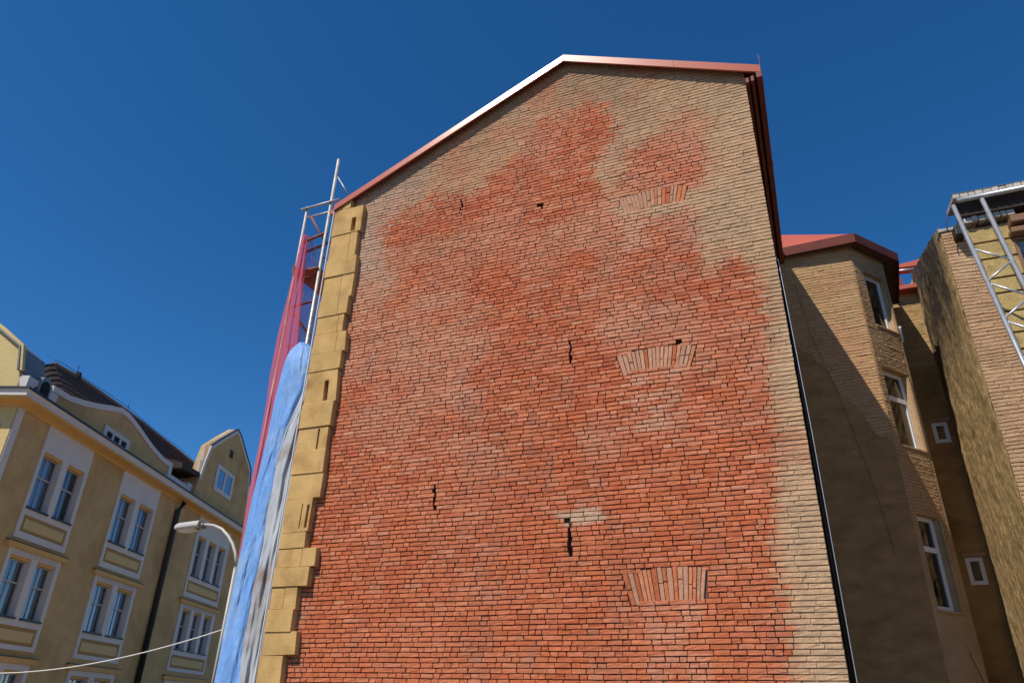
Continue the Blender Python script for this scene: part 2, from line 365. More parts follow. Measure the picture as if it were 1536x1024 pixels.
def redness(A, rid=None):
    V = vecP(Pg, A); p = proj(V); u, z = A[:, 0], A[:, 1]
    nz = (fbm(u*2.2, z*2.2, 3)-.5)*26+4+(fbm(u*9, z*13, 5)-.5)*20
    d = np.maximum(polydist(p, REDP), polydist(p, BLOB)*.9)+nz
    if rid is not None: d = d+(rid-.5)*17
    r = .62*sstep(-6, 7, d)+.38*sstep(-34, 22, d)
    for t in TANIN: r = r*(1-(.7 if t is TANIN[-1] else .35)*sstep(-8, 6, polydist(p, t)+nz*.5))
    # the washed strip by the right corner still shows a faint column of bricks
    f = sstep(0, .12, .0+A[:, 0]+.85)*(1-sstep(-.38, -.26, A[:, 0]))*(1-sstep(4.6, 6.2, z))*sstep(.35, .62, fbm(u*2.1, z*6, 9))
    if rid is not None: f = f*sstep(.35, .6, rid)*1.5
    return np.maximum(r, .72*f), p
def gable_wash(A, V, base):
    r, p = redness(A, Bricks.rnd); u, z = A[:, 0], A[:, 1]; base = base*np.array([1.0, .90, .93])
    pale = sstep(.48, .70, fbm(u*.55+3, z*.75, 21))*.50+sstep(.5, .78, fbm(u*2.1, z*3.1, 31))*.28
    pale = pale*sstep(2.0, 6.5, z+1.5*(fbm(u*.8, z*.8, 41)-.5))*.55+pale*.2
    inf = ((u > -2.15) & (u < -1.35) & (((z < 3.05) & (z > 2.0)) | ((z < 6.35) & (z > 5.4)) | ((z < 9.4) & (z > 8.6))))*.55
    pale = np.clip(pale+inf*sstep(.35, .6, fbm(u*4, z*8, 6)), 0, .8)
    salmon = np.array([.56, .31, .20])
    c = base*(1-pale[:, None])+salmon*pale[:, None]
    sat = sstep(6.5, 2.0, z)[:, None]
    c = c*(1-.35*sat)+np.array([.55, .140, .048])*(.35*sat)
    g = fbm(u*.8, z*.8, 77)[:, None]
    left = sstep(-5.2, -7.2, u)[:, None]
    tan = np.array([.55, .375, .215])*(1-left)+np.array([.48, .335, .235])*left
    tan = tan*(.86+.28*fbm(u*5, z*9, 13)[:, None])*(1-.16*g)
    tan = tan*(1-.34*sstep(10.8, 12.9, z+1.2*(fbm(u, z, 51)-.5))[:, None])
    w = (1-r)[:, None]*np.clip(.88-.42*sstep(.42, .72, fbm(u*1.1, z*1.0, 16))*(.4+fbm(u*6, z*11, 15)), .4, .95)[:, None]
    pt = (.75*sstep(-6, 6, polydist(p, TANIN[-1])+(fbm(u*9, z*13, 5)-.5)*16))[:, None]; c = c*(1-pt)+np.array([.58, .43, .31])*(.85+.3*fbm(u*20, z*20, 3)[:, None])*pt
    # half-worn fringe: a pinkish haze either side of the wash line, and grey dirt runs below the verge
    hz = (4*r*(1-r))[:, None]; tan = tan*(1-.35*hz)+np.array([.47, .27, .17])*.35*hz
    dirt = (sstep(.45, .75, fbm(u*3.2, z*.8, 71))*sstep(.3, .6, fbm(u*9, z*7, 72)))[:, None]
    out = c*(1-w)+tan*w; out = out*(1-.22*dirt)+np.array([.22, .17, .13])*.22*dirt
    return np.clip(out, 0, 1)
LIN = [  # relieving arches: bottom (x0,x1), top (x0,x1), zb, zt, rise, tilt
    (-2.31, -1.36, -2.42, -1.29, 3.01, 3.43, .05, .03), (-2.26, -1.24, -2.35, -1.12, 6.37, 6.72, .06, .0), (-2.08, -1.08, -2.18, -.98, 9.42, 9.76, .05, .0)]
VOID = [(-5.285, -5.26, 10.35, 10.64), (-3.615, -3.59, 9.93, 10.05), (-3.72, -3.60, 10.03, 10.07), (-3.12, -3.097, 6.72, 7.12), (-5.405, -5.375, 4.55, 4.90), (-3.185, -3.145, 3.72, 4.22), (-3.24, -3.17, 4.18, 4.26), (-1.43, -1.35, 6.76, 6.83), (-6.48, -6.45, 7.05, 7.1)]
def archz(l, u):
    t = np.clip((u-l[2])/(l[3]-l[2]), 0, 1); b = 1-(2*t-1)**2
    return l[4]+l[6]*b*.8+l[7]*t, l[5]+l[6]*b+l[7]*t
def gskip(xs, z):
    k = np.zeros(len(xs), bool)
    for l in LIN:
        if l[4]-.1 < z < l[5]+.15:
            zb, zt = archz(l, xs); t = np.clip((z-l[4])/(l[5]-l[4]), 0, 1)
            k |= (z > zb+.012) & (z < zt-.012) & (xs > l[0]+(l[2]-l[0])*t-.012) & (xs < l[1]+(l[3]-l[1])*t+.012)
    for a, b, c, d in VOID:
        if c < z < d:
            j = .012*math.sin(z*61); k |= (xs > a+j) & (xs < b+j)
    return k
def glens(u, z):
    r, _ = redness(np.array([[u+.1, z, 0]])); r = r[0]
    if u > -.45 and r < .6: return (.2-u) if u > -.3 else .2+RNG.random()*.15
    if r < .35: return .17+RNG.random()*.26
    t = RNG.random()
    return (.095+RNG.random()*.035) if t < .36 else (.17+RNG.random()*.07) if t < .84 else .26+RNG.random()*.09
bk = Bricks(Pg); course_wall(bk, .0, 13.55, gu_l, gu_r, .0685, gskip, glens)
bw = bk.build('brickwork', m_brick, house, gable_wash)
for i, l in enumerate(LIN):
    ab = Bricks(Pg); n = (17, 18, 17)[i]; e = np.cumsum(RNG.uniform(.8, 1.25, n)); e = np.concatenate([[0], e])/e[-1]
    for k in range(n):
        a, b = e[k]+.004, e[k+1]-.004
        u = [l[0]+(l[1]-l[0])*a, l[0]+(l[1]-l[0])*b, l[2]+(l[3]-l[2])*b, l[2]+(l[3]-l[2])*a]
        zb, _ = archz(l, np.array([l[2]+(l[3]-l[2])*a, l[2]+(l[3]-l[2])*b])); _, zt = archz(l, np.array([u[3], u[2]]))
        zt = zt+RNG.normal(0, .006); zb = zb+RNG.normal(0, .008)
        c = brickcol()*(1-.5)+np.array([.58, .40, .28])*.4 if RNG.random() < (.35, .75, .8)[i] else brickcol()
        if RNG.random() < .35:      # two headers rather than one stretcher
            f = RNG.uniform(.35, .65); zm = zb+(zt-zb)*f; um = [u[0]+(u[3]-u[0])*f, u[1]+(u[2]-u[1])*f]
            ab.brick([(u[0], zb[0]), (u[1], zb[1]), (um[1], zm[1]-.004), (um[0], zm[0]-.004)], -.004+RNG.normal(0, .002), .04, c, nc=2)
            ab.brick([(um[0], zm[0]+.004), (um[1], zm[1]+.004), (u[2], zt[1]), (u[3], zt[0])], .002+RNG.normal(0, .003), .04, c*RNG.uniform(.85, 1.1), nc=2)
        else: ab.brick([(u[0], zb[0]), (u[1], zb[1]), (u[2], zt[1]), (u[3], zt[0])], -.003+RNG.normal(0, .0025), .04, c, nc=2)
    ao = ab.build('arch_lintel', m_brick, house, lambda A, V, base: np.clip(base*(.92+.2*fbm(A[:, 0]*9, A[:, 1]*9, 4)[:, None]), 0, 1))
    ao['label'] = ('bottom fan of upright bricks, reddest of the three', 'middle fan of upright bricks with a small hole on top', 'top fan of pale upright bricks under the red blotch')[i]
# mortar bed behind the bricks
nu, nv = 230, 330; us = np.linspace(-8.15, .195, nu+1)
tz = np.array([roofz(u)+.10 for u in us]); UU = np.repeat(us[None], nv+1, 0); ZZ = np.linspace(0, 1, nv+1)[:, None]*tz[None]
A = np.stack([UU.ravel(), ZZ.ravel(), np.zeros(UU.size)], 1); r, _ = redness(A)
A[:, 2] = -.028*r-.013*(1-r)+(fbm(A[:, 0]*14, A[:, 1]*14, 8)-.5)*.008
for a, b, c, d in VOID: A[:, 2] -= .10*((A[:, 0] > a-.03) & (A[:, 0] < b+.03) & (A[:, 1] > c-.02) & (A[:, 1] < d+.02))
mc = np.array([.125, .068, .048])*r[:, None]+np.array([.34, .25, .16])*(1-r)[:, None]
fs = [(j*(nu+1)+i, j*(nu+1)+i+1, (j+1)*(nu+1)+i+1, (j+1)*(nu+1)+i) for j in range(nv) for i in range(nu)]
mesh_np('mortar_bed', vecP(Pg, A), fs, m_mortar, bw, mc)
b = MB(); b.prism([(-8.17, .13, 0), (.195, .13, 0), (.195, .13, roofz(.2)+.10), (G_RK, .13, G_AP+.10), (-8.17, .13, roofz(-8.17)+.10)], (0, 11.8, 0))
b.build('wall', m_facadesun, house)
# quoin strip with cavities
QB = [(11.2, 10.98, -7.80), (10.98, 10.34, -7.47), (10.34, 9.75, -7.52), (9.75, 9.33, -7.45), (9.33, 8.8, -7.465), (8.8, 8.42, -7.50), (8.42, 8.04, -7.55), (8.04, 7.62, -7.42), (7.62, 7.25, -7.48), (7.25, 6.62, -7.465), (6.62, 6.15, -7.495), (6.15, 5.72, -7.53), (5.72, 5.3, -7.50), (5.3, 4.87, -7.495), (4.87, 4.3, -7.635), (4.3, 4.04, -7.65), (4.04, 3.74, -7.40), (3.74, 3.44, -7.48), (3.44, 3.1, -7.645), (3.1, 2.76, -7.665), (2.76, 2.42, -7.53), (2.42, 1.95, -7.71), (1.95, 1.5, -7.6), (1.5, .9, -7.68), (.9, .0, -7.6)]
QH = {1: [(528, 346, .10, .34)], 2: [(519, 384, .035, .3)], 9: [(485, 606, .09, .40)], 11: [(475, 660, .035, .38)], 14: [(459, 774, .05, .38), (450, 774, .022, .42)]}
QL = [(0, -8.0), (2, -7.70), (5, -7.72), (6, -7.68), (7, -7.64), (16, -7.68), (18, -7.9), (4, -7.75)]
b = MB()
for i, (zt, zb, xr) in enumerate(QB):
    hs_ = []
    for px, py, w, h in QH.get(i, []):
        c = at(px, py, -.13); zc = min(max(c[2], zb+h/2+.03), zt-h/2-.03); hs_.append((c[0]-w/2, c[0]+w/2, max(zb+.02, zc-h/2), min(zt-.02, zc+h/2)))
    pr = .115+.012*math.sin(i*2.7); zt2, zb2 = zt-.0025, zb+.0025
    xs = [q for k, q in QL if k == i]
    segs = [(-8.165, xr)] if not xs else [(-8.165, xs[0]-.004), (xs[0]+.004, xr)]
    for k, (a, c) in enumerate(segs):
        hh = [h for h in hs_ if a < h[0] and h[1] < c]
        sl = RNG.normal(0, .03)-.02; sk = RNG.normal(0, .006)
        Pq = (lambda u, z, o, a=a, c=c, sl=sl, sk=sk, zb2=zb2: Pg(u+(u-a)/(c-a)*sl*(z-zb2), z+sk*(u-a)/(c-a), o)) if c == xr else Pg
        b.holes(Pq, a, c, zb2, zt2, hh, .16, pr+.006*k)
    for h in hs_: b.quad(Pg(h[0], h[2], .0), Pg(h[1], h[2], .0), Pg(h[1], h[3], .0), Pg(h[0], h[3], .0))
q = b.build('quoin', m_quoin, house, weld=True, bevel=.007); q['label'] = 'yellow stepped corner strip with small slots'
b = MB(); b.box(-8.16, -7.75, -.02, .1, 0, 11.2); b.build('quoin_core', mat('quoin_joint', (.22, .13, .05), .95), q)
b = MB(); b.tube([(-8.185, -.13, 0), (-8.185, -.13, 11.1)], .014, 6); b.build('corner_bead', m_white, q)
# roof
OV = .16
def slab(x0, x1, y0, y1, up, th):
    z0, z1 = roofz(x0)+up, roofz(x1)+up
    return [(x0, y0, z0), (x1, y0, z1), (x1, y1, z1), (x0, y1, z0), (x0, y0, z0+th), (x1, y0, z1+th), (x1, y1, z1+th), (x0, y1, z0+th)]
xl, xr_ = -8.17, .47
roof = MB().hexa(slab(xl, G_RK, -OV+.03, 12, .118, .03)).hexa(slab(G_RK, xr_, -OV+.03, 12, .118, .03)).build('roof', m_redmetal, house)
b = MB()
def verge(x0, x1, tw0, tw1):   # bargeboard flashing with a rolled lower edge
    p = []
    for x, t in ((x0, tw0), (x1, tw1)):
        z = roofz(x); p.append([(x, -OV-.004, z-.035), (x, -OV-.004+t*.09, z+.055), (x, -OV-.004+t*.16, z+.125), (x, -OV+.03, z+.15), (x, -OV+.03, z-.035)])
    b.add(p[0]+p[1], [(0, 1, 6, 5), (1, 2, 7, 6), (2, 3, 8, 7), (3, 4, 9, 8), (4, 0, 5, 9), (4, 3, 2, 1, 0), (5, 6, 7, 8, 9)])
for k in range(3): verge(xl-.02+(G_RK-.003-xl+.02)*k/3, xl-.02+(G_RK-.003-xl+.02)*(k+1)/3-.004, (.052, .047, .054)[k], (.046, .053, .048)[k])
verge(G_RK+.003, -.98, -.07, -.066); verge(-.975, xr_, -.072, -.07)
b.build('fascia', m_verge, roof)
# eaves on the courtyard side: wall plate, two boards and a box gutter seen from below
ze = roofz(.40)
b = MB(); b.box(.20, .262, -.10, 6.2, ze-.17, ze-.06); b.build('eaves_board', m_redboard, roof, bevel=.006)
b = MB(); b.box(.29, .345, -.13, 6.2, ze-.19, ze-.07); b.build('eaves_board', m_redboard, roof, bevel=.006)
b = MB(); b.box(.20, .46, -.08, 6.2, ze-.045, ze-.035); b.build('soffit', m_dark, roof)
b = MB(); b.box(.385, .485, -OV, 6.1, ze-.17, ze+.0); b.build('gutter', m_redboard, roof, bevel=.012)
b = MB(); b.box(.375, .49, 2.2, 2.26, ze-.18, ze); b.build('gutter_joint', m_redboard, roof)
b = MB(); b.box(xl-.12, xl+.05, -.13, 11, roofz(xl)-.10, roofz(xl)+.03); b.build('gutter', m_redmetal, roof, bevel=.02)
b = MB(); b.tube([(.47, -OV+.02, roofz(.47)+.13), (.478, -OV, roofz(.47)+.30), (.465, -OV, roofz(.47)+.42)], .007, 5, .003); b.tube([(.475, -OV, roofz(.47)+.24), (.49, -OV, roofz(.47)+.36)], .005, 5); b.build('wire_stub', m_plank, roof)
b = MB(); b.tube([(.242, .10, 0), (.232, .10, 5.2), (.175, .10, 9.3)], .030, 10); dp = b.build('downpipe', mat('black_pipe', (.012, .011, .011), 1.0, var=.2, spec=.0), house, smooth=True)  # pipe is flat black without shine
b = MB(); b.tube([(.285, .075, 0), (.272, .075, 5.2), (.225, .075, 8.0)], .005, 6); b.build('earth_wire', m_galv, dp)

# ------------------------------------------------------------------ courtyard wing with the canted bay
wing = empty('courtyard_wing', (1.5, 7, 0), 'tan brick courtyard wing with canted bay and three white windows behind the gable', 'house')
KA = np.array([1.95, 6.0]); DB = nrm([.62, .785]); BL = 1.23; NB = np.array([DB[1], -DB[0]]); ZE = 11.88
Pa = lambda u, z, o: np.array([u, 6.0-o, z])
Pb = lambda u, z, o: np.array([KA[0]+DB[0]*u+NB[0]*o, KA[1]+DB[1]*u+NB[1]*o, z])
P0b = np.array([*KA, 0.]); n3 = np.array([*NB, 0.])
def ub(px, py, off=0.):
    p = atp(px, py, P0b+n3*off, n3); return (p[:2]-KA)@DB, p[2]
def rectb(tl, tr, bl, br):
    q = [ub(*p) for p in (tl, tr, bl, br)]
    return ((q[0][0]+q[2][0])/2, (q[1][0]+q[3][0])/2, (q[2][1]+q[3][1])/2, (q[0][1]+q[1][1])/2)
WB = [rectb((1299, 408), (1332, 422), (1312, 486), (1344, 497)), rectb((1326, 549), (1362, 565), (1348, 662), (1387, 678)), rectb((1373, 766), (1410, 780), (1406, 908), (1441, 922))]
WB = [(min(max(w[0], .2), .4), min(max(w[1], .85), 1.10), w[2], w[3]) for w in WB]
TAN2 = np.array([.45, .29, .15])
def tanwash(seed, redamt=.35, dark=1.0):
    def f(A, V, base):
        u, z = A[:, 0], A[:, 1]
        t = TAN2*(.82+.34*fbm(u*3, z*7, seed)[:, None])
        r = np.clip(redamt*sstep(.42, .7, fbm(u*1.3, z*1.1, seed+4)), 0, 1)[:, None]
        pink = base*.55+np.array([.50, .31, .21])*.45
        return np.clip((t*(1-r)+pink*r)*dark, 0, 1)
    return f
noskip = lambda xs, z: np.zeros(len(xs), bool)
def longlens(u, z): return .18+RNG.random()*.5
def uneven(bk, z0, z1, ul, ur, skip, off):
    z = z0
    while z < z1:
        h = RNG.uniform(.06, .085); course_wall(bk, z, z+h*.9, ul, ur, h, skip, longlens, off=off, dep=.03, joint=.012, wobs=1.8); z += h
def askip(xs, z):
    return z < 10.6-1.75*(xs-.2)+1.1*(fbm(xs*2.2, xs*0+z*1.6, 33)-.5)-.9  # bricks left off along the eave shadow's diagonal, baring the shade-coloured render
bk = Bricks(Pa); uneven(bk, 5.2, 11.7, lambda z: .22, lambda z: 1.935, askip, .0)
ba = bk.build('brickwork', m_brick, wing, tanwash(61, .5))
b = MB(); b.holes(Pa, .2, 1.95, 0, 11.9, [], .3, -.008); b.build('wall', m_shadewall, wing)
def bskip(xs, z):
    k = np.zeros(len(xs), bool)
    for w in WB:
        if w[2]-.03 < z < w[3]+.05: k |= (xs > w[0]-.035) & (xs < w[1]+.09)
    return k
bk = Bricks(Pb); uneven(bk, 4.9, 11.7, lambda z: .015, lambda z: BL-.12, bskip, .0)
bk.build('brickwork', m_brick, wing, tanwash(71, .22, .95))
b = MB(); b.holes(Pb, 0, BL, 0, 11.9, WB, .26, -.012); b.build('wall', m_tanwall, wing)
p1 = Pb(BL, 0, -.012); b = MB(); b.quad(p1, (p1[0]+.05, 9.6, 0), (p1[0]+.05, 9.6, 11.9), (p1[0], p1[1], 11.9)); b.build('wall', m_ochre, wing)
# rendered rims round the openings and a thin corner bead
for w in WB:
    b = MB(); b.fbox(Pb, w[1]+.004, w[1]+.075, w[2]-.04, w[3]-.05, -.01, .018); b.fbox(Pb, w[0]-.03, w[1]+.004, w[2]-.055, w[2]-.004, -.01, .02)
    b.build('window_rim', m_tanwall, wing, bevel=.012)
def window(P, a, c, z0, z1, off, parent, split=None, mull=None, fw=.05, name='window', glassm=None, inside=True, curtain=None, frame_m=None):
    """glazed sash in an opening: frame, mullion, transom, pane, dark room and optional curtain"""
    b = MB(); d0, d1 = off-.045, off
    b.fbox(P, a, a+fw, z0, z1, d0, d1); b.fbox(P, c-fw, c, z0, z1, d0, d1)
    b.fbox(P, a+fw, c-fw, z0, z0+fw, d0+.001, d1-.001); b.fbox(P, a+fw, c-fw, z1-fw, z1, d0+.001, d1-.001)
    if split: b.fbox(P, a+fw, c-fw, split-fw*.6, split+fw*.6, d0+.002, d1+.012)
    if mull: b.fbox(P, (a+c)/2-mull/2, (a+c)/2+mull/2, z0+fw, z1-fw, d0+.003, d1-.004)
    w = b.build(name, frame_m or m_whiteframe, parent)
    g = MB(); g.quad(P(a+fw*.5, z0+fw*.5, off-.024), P(c-fw*.5, z0+fw*.5, off-.024), P(c-fw*.5, z1-fw*.5, off-.024), P(a+fw*.5, z1-fw*.5, off-.024)); g.build('pane', glassm or m_glass, w)
    if curtain:
        k = MB(); ph = RNG.random()*9; gap = curtain
        def cf(s, t):
            u = a+.01+(c-a-.02)*s; return P(u, z0+(z1-z0)*t, off-.12+.022*math.sin(u*38+ph)+.012*math.sin(u*71+ph*2+t))
        k.grid(cf, 36, 4); k.build('curtain', m_curtain, w, smooth=True)
    r = MB(); e = off-.5; q = [(a, z0), (c, z0), (c, z1), (a, z1)]
    for i in range(4):
        p, s = q[i], q[(i+1) % 4]; r.quad(P(*p, off-.05), P(*s, off-.05), P(*s, e), P(*p, e))
    r.quad(*[P(*p, e) for p in q]); r.build('interior', m_inside, w)
    return w
for i, w in enumerate(WB):
    o_ = window(Pb, w[0], w[1]-.0, w[2], w[3], -.13, wing, split=None if i == 0 else w[2]+(w[3]-w[2])*.64, fw=.085)
    o_['label'] = ('top bay window, smallest, close under the eaves', 'middle bay window in full sun with transom', 'bottom bay window in shade with transom')[i]
# eaves: fascia with soffit, steep metal hip behind it
KE = np.array([2.08, 5.74]); BE = np.array([3.07, 6.98])
ring = [(.487, 5.80), tuple(KE), tuple(BE), (3.22, 9.25)]
wr = MB(); wr.add([(x, y, ZE+.02) for x, y in ring]+[(.487, 9.25, ZE+.02)], [(0, 1, 2, 3, 4)])
top = at(1176, 351, 6.4); wr.add([(.487, 5.82, ZE+.02), (KE[0], KE[1]+.02, ZE+.02), (BE[0], BE[1], ZE+.02), (2.4, 8.5, ZE+.3), (.487, 6.4, top[2])], [(0, 1, 4), (1, 2, 3), (1, 3, 4)])
wroof = wr.build('roof', m_redmetal, wing)
b = MB()
for i in range(3):
    (x0, y0), (x1, y1) = ring[i], ring[i+1]; d = nrm([x1-x0, y1-y0]); nn = np.array([d[1], -d[0]])*.03
    b.hexa([(x0, y0, ZE-.20), (x1, y1, ZE-.20), (x1-nn[0], y1-nn[1], ZE-.20), (x0-nn[0], y0-nn[1], ZE-.20), (x0+nn[0]*.4, y0+nn[1]*.4, ZE+.03), (x1+nn[0]*.4, y1+nn[1]*.4, ZE+.03), (x1-nn[0], y1-nn[1], ZE+.03), (x0-nn[0], y0-nn[1], ZE+.03)])
b.build('fascia', m_redboard2, wroof)
b = MB(); b.add([(x, y+.03, ZE-.14) for x, y in ring]+[(.487, 9.25, ZE-.14)], [(4, 3, 2, 1, 0)]); b.build('soffit', m_soffit, wroof)
b = MB(); b.tube([Pb(BL+.03, 9.55, -.02), Pb(BL+.03, 9.86, .0), Pb(BL-.02, 9.92, .03)], .035, 8); b.build('vent_stub', m_white, wing, smooth=True)
# ------------------------------------------------------------------ rear house in the corner
rear = empty('rear_house', (3.5, 9.6, 0), 'narrow ochre house wall with two tiny white windows in the courtyard corner', 'house')
YC = 9.4; Pc = lambda u, z, o: np.array([u, YC-o, z])
def rectc(ps):
    q = [at(*p, YC) for p in ps]; return (min((q[0][0]+q[3][0])/2, (q[1][0]+q[2][0])/2), max((q[0][0]+q[3][0])/2, (q[1][0]+q[2][0])/2), (q[2][2]+q[3][2])/2, (q[0][2]+q[1][2])/2)
WC = [rectc([(1397, 635), (1420, 632), (1427, 662), (1404, 665)]), rectc([(1447, 837), (1472, 834), (1484, 875), (1457, 878)])]
ZC = at(1378, 437, YC)[2]
b = MB(); b.holes(Pc, 2.4, 4.4, 0, ZC, WC, .2); b.build('wall', m_ochre, rear)
bk = Bricks(Pc); uneven(bk, 9.9, ZC-.15, lambda z: 2.5, lambda z: 3.82, lambda xs, z: (xs > WC[0][0]-.1) & (xs < WC[0][1]+.1) & (z < WC[0][3]+.1), .006)
bk.build('brickwork', m_brick, rear, lambda A, V, base: np.array([.43, .29, .14])*(.85+.3*fbm(A[:, 0]*3, A[:, 1]*8, 90)[:, None]))
for i, w in enumerate(WC):
    o_ = window(Pc, w[0], w[1], w[2], w[3], -.0, rear, fw=.085); o_['label'] = ('upper tiny window', 'lower tiny window')[i]
    b = MB(); b.fbox(Pc, w[0]-.06, w[1]+.10, w[3]+.01, w[3]+.10, -.01, .05); b.build('window_hood', m_tanwall, rear, bevel=.02)
rf = MB(); rf.box(3.12, 4.3, YC-.28, YC+2.5, ZC-.005, ZC+.12); rfo = rf.build('roof', m_redmetal, rear, bevel=.01)
b = MB(); a_, b_ = at(1346, 397, YC+.4), at(1374, 391, YC+.4); b.hexa([tuple(a_+[0, 0, -.10]), tuple(b_+[.3, 0, -.16]), tuple(b_+[.3, .4, -.16]), tuple(a_+[0, .4, -.1]), tuple(a_), tuple(b_+[.3, 0, .06]), tuple(b_+[.3, .4, .06]), tuple(a_+[0, .4, 0])]); b.build('upper_fascia', m_redmetal, rfo)
b = MB(); b.tube([at(1340, 407, YC+.3), at(1378, 402, YC+.3)], .03, 8); b.build('rail', m_galv, rfo, smooth=True)
b = MB(); q0 = at(1354, 434, YC+.2); b.box(q0[0]-.05, q0[0]+.05, YC+.2, YC+.3, ZC, ZC+.62); b.build('rail_post', m_redboard, rfo)
b = MB(); p_ = [at(1362, 436, YC+.35), at(1380, 434, YC+.35), at(1378, 410, YC+.35), at(1372, 408, YC+.35)]; b.prism(p_, (0, .3, 0)); b.build('chimney_stub', mat('pale_brick', (.42, .26, .19), .9, var=.4, scale=6), rfo)
# ------------------------------------------------------------------ neighbouring house on the right
nb = empty('neighbour_house', (5.5, 6, 0), 'weathered tan house at the right edge with sooty stucco side and yellow boarding', 'house')
YN = 4.5; XN0, XN1 = 3.46, 3.74; ZN0, ZN1 = 10.86, 12.75
Pn = lambda u, z, o: np.array([u, YN-o, z])
# stucco side: displaced grid
nu, nv = 150, 260; S, T = np.meshgrid(np.linspace(0, 1, nu+1), np.linspace(0, 1, nv+1)); S = S.ravel(); T = T.ravel()
ztop = ZN0+(ZN1-ZN0)*S+.05*(fbm(S*14, S*0, 5)-.5); z = T*ztop; y = YN+.0+S*(YC-YN+.1)
x = XN0+(XN1-XN0)*S+(fbm(y*3.5, z*1.6, 44)-.5)*.07+(fbm(y*14, z*6, 45)-.5)*.03
x += .02*sstep(.02, .0, S)
soot = sstep(0, 1, (fbm(y*1.1, z*.55, 46)-.08)*2.6)*sstep(8.0, 10.5, z+1.6*(fbm(y*3, z*.6, 47)-.5))*sstep(.02, .2, S)
soot = np.clip(soot*(.45+1.1*fbm(y*11, z*2.6, 48)), 0, .95)
colr = np.array([.41, .285, .14])*(.85+.3*fbm(y*2, z*1.2, 49)[:, None])
pnk = sstep(.5, .7, fbm(y*.9, z*.5, 50))*sstep(7.5, 10, z); colr = colr*(1-.4*pnk[:, None])+np.array([.34, .20, .13])*.4*pnk[:, None]
pale = sstep(.45, .7, fbm(y*2.5, z*1.0, 53))*sstep(.55, .95, S)*sstep(6, 4, z); colr = colr*(1-.35*pale[:, None])+np.array([.55, .48, .36])*.35*pale[:, None]
colr = colr*(1-soot[:, None])+np.array([.05, .042, .036])*soot[:, None]
fs = [(j*(nu+1)+i+1, j*(nu+1)+i, (j+1)*(nu+1)+i, (j+1)*(nu+1)+i+1) for j in range(nv) for i in range(nu)]
sw = mesh_np('side_wall', np.stack([x, y, z], 1), fs, m_stucco, nb, colr); sw['label'] = 'coarse stucco side wall, sooty black near the top'
b = MB(); b.prism([(XN0+.03, YN+.02, 0), (9, YN+.02, 0), (9, YC, 0), (XN1+.03, YC, 0)], (0, 0, 10.7)); b.build('wall', m_tanwall, nb)
b = MB(); b.add([(XN0+.07, YN+.05, ZN0-.08), (9, YN+.05, ZN0-.08), (9, YC+.1, ZN1-.08), (XN1+.06, YC+.1, ZN1-.08)], [(0, 1, 2, 3)]); b.add([(XN0+.07, YN+.1, ZN0-.5), (9, YN+.1, ZN0-.5), (9, YC+.1, ZN1-.5), (XN1+.06, YC+.1, ZN1-.5)], [(3, 2, 1, 0)]); b.build('roof', m_tile, nb)
bk = Bricks(Pn); uneven(bk, 3.0, 10.72, lambda z: XN0+.03, lambda z: 4.3-.06*max(0, z-8), noskip, .0)
bk.build('brickwork', m_brick, nb, lambda A, V, base: np.clip((base*.13+np.array([.45, .305, .18])*.87)*(.85+.3*fbm(A[:, 0]*4, A[:, 1]*8, 91)[:, None])*(1-.0)+np.array([.12, .12, .10])*(sstep(.5, .7, fbm(A[:, 0]*3, A[:, 1]*1.2, 92))*sstep(9.3, 10.4, A[:, 1]))[:, None], 0, 1))
b = MB(); z = 10.62; yb = YN-.10; rows = 0
while z > 5.5:
    h = RNG.uniform(.30, .46); xl0 = 3.93+.075*(10.6-z); xl1 = 3.93+.075*(10.6-(z-h))
    b.hexa([(xl1, yb, z-h+.028), (7.0, yb, z-h+.028), (7.0, YN, z-h+.028), (xl1, YN, z-h+.028), (xl0, yb+.004, z-.006), (7.0, yb+.004, z-.006), (7.0, YN, z-.006), (xl0, YN, z-.006)]); z -= h
b.build('boarding', m_board, nb, bevel=.01)
b = MB(); b.hexa([(4.36, YN-.07, 5.4), (7, YN-.07, 5.4), (7, YN-.02, 5.4), (4.36, YN-.02, 5.4), (3.96, YN-.07, 10.6), (7, YN-.07, 10.6), (7, YN-.02, 10.6), (3.96, YN-.02, 10.6)]); b.build('board_joint_shade', m_dark, nb)  # dark sheet added behind the boards to paint shade into their gaps
# eaves: cap tiles, timber, second row of tiles, dark gap
e = empty
b = MB(); x = 3.80
while x < 7:
    w = RNG.uniform(.11, .16); zc = 11.23+RNG.normal(0, .006)
    b.hexa([(x, 4.12, zc), (x+w-.008, 4.12, zc), (x+w-.008, 4.9, zc+.1), (x, 4.9, zc+.1), (x, 4.13, zc+.11), (x+w-.008, 4.13, zc+.11), (x+w-.008, 4.9, zc+.22), (x, 4.9, zc+.22)]); x += w
b.build('cap_tile_row', m_capt, nb, bevel=.018)
b = MB(); b.box(3.80, 7, 4.135, 4.6, 11.352, 11.362); b.build('roof_edge_flashing', m_lead, nb)
b = MB(); b.box(3.86, 7, 4.33, 4.62, 10.92, 11.235); b.build('eaves_timber', m_dark, nb)
b = MB(); x = 3.90
while x < 4.75:
    w = RNG.uniform(.10, .15); zc = 10.72+RNG.normal(0, .008)
    b.hexa([(x, 4.27, zc), (x+w-.008, 4.27, zc), (x+w-.008, 4.7, zc+.05), (x, 4.7, zc+.05), (x, 4.29, zc+.13), (x+w-.008, 4.29, zc+.13), (x+w-.008, 4.7, zc+.17), (x, 4.7, zc+.17)]); x += w
b.build('tile_course', m_capt, nb, bevel=.018)
b = MB(); b.tube([(3.83, 4.05, 11.12), (7, 4.05, 11.16)], .05, 12); b.build('gutter_pipe', m_galv, nb, smooth=True)
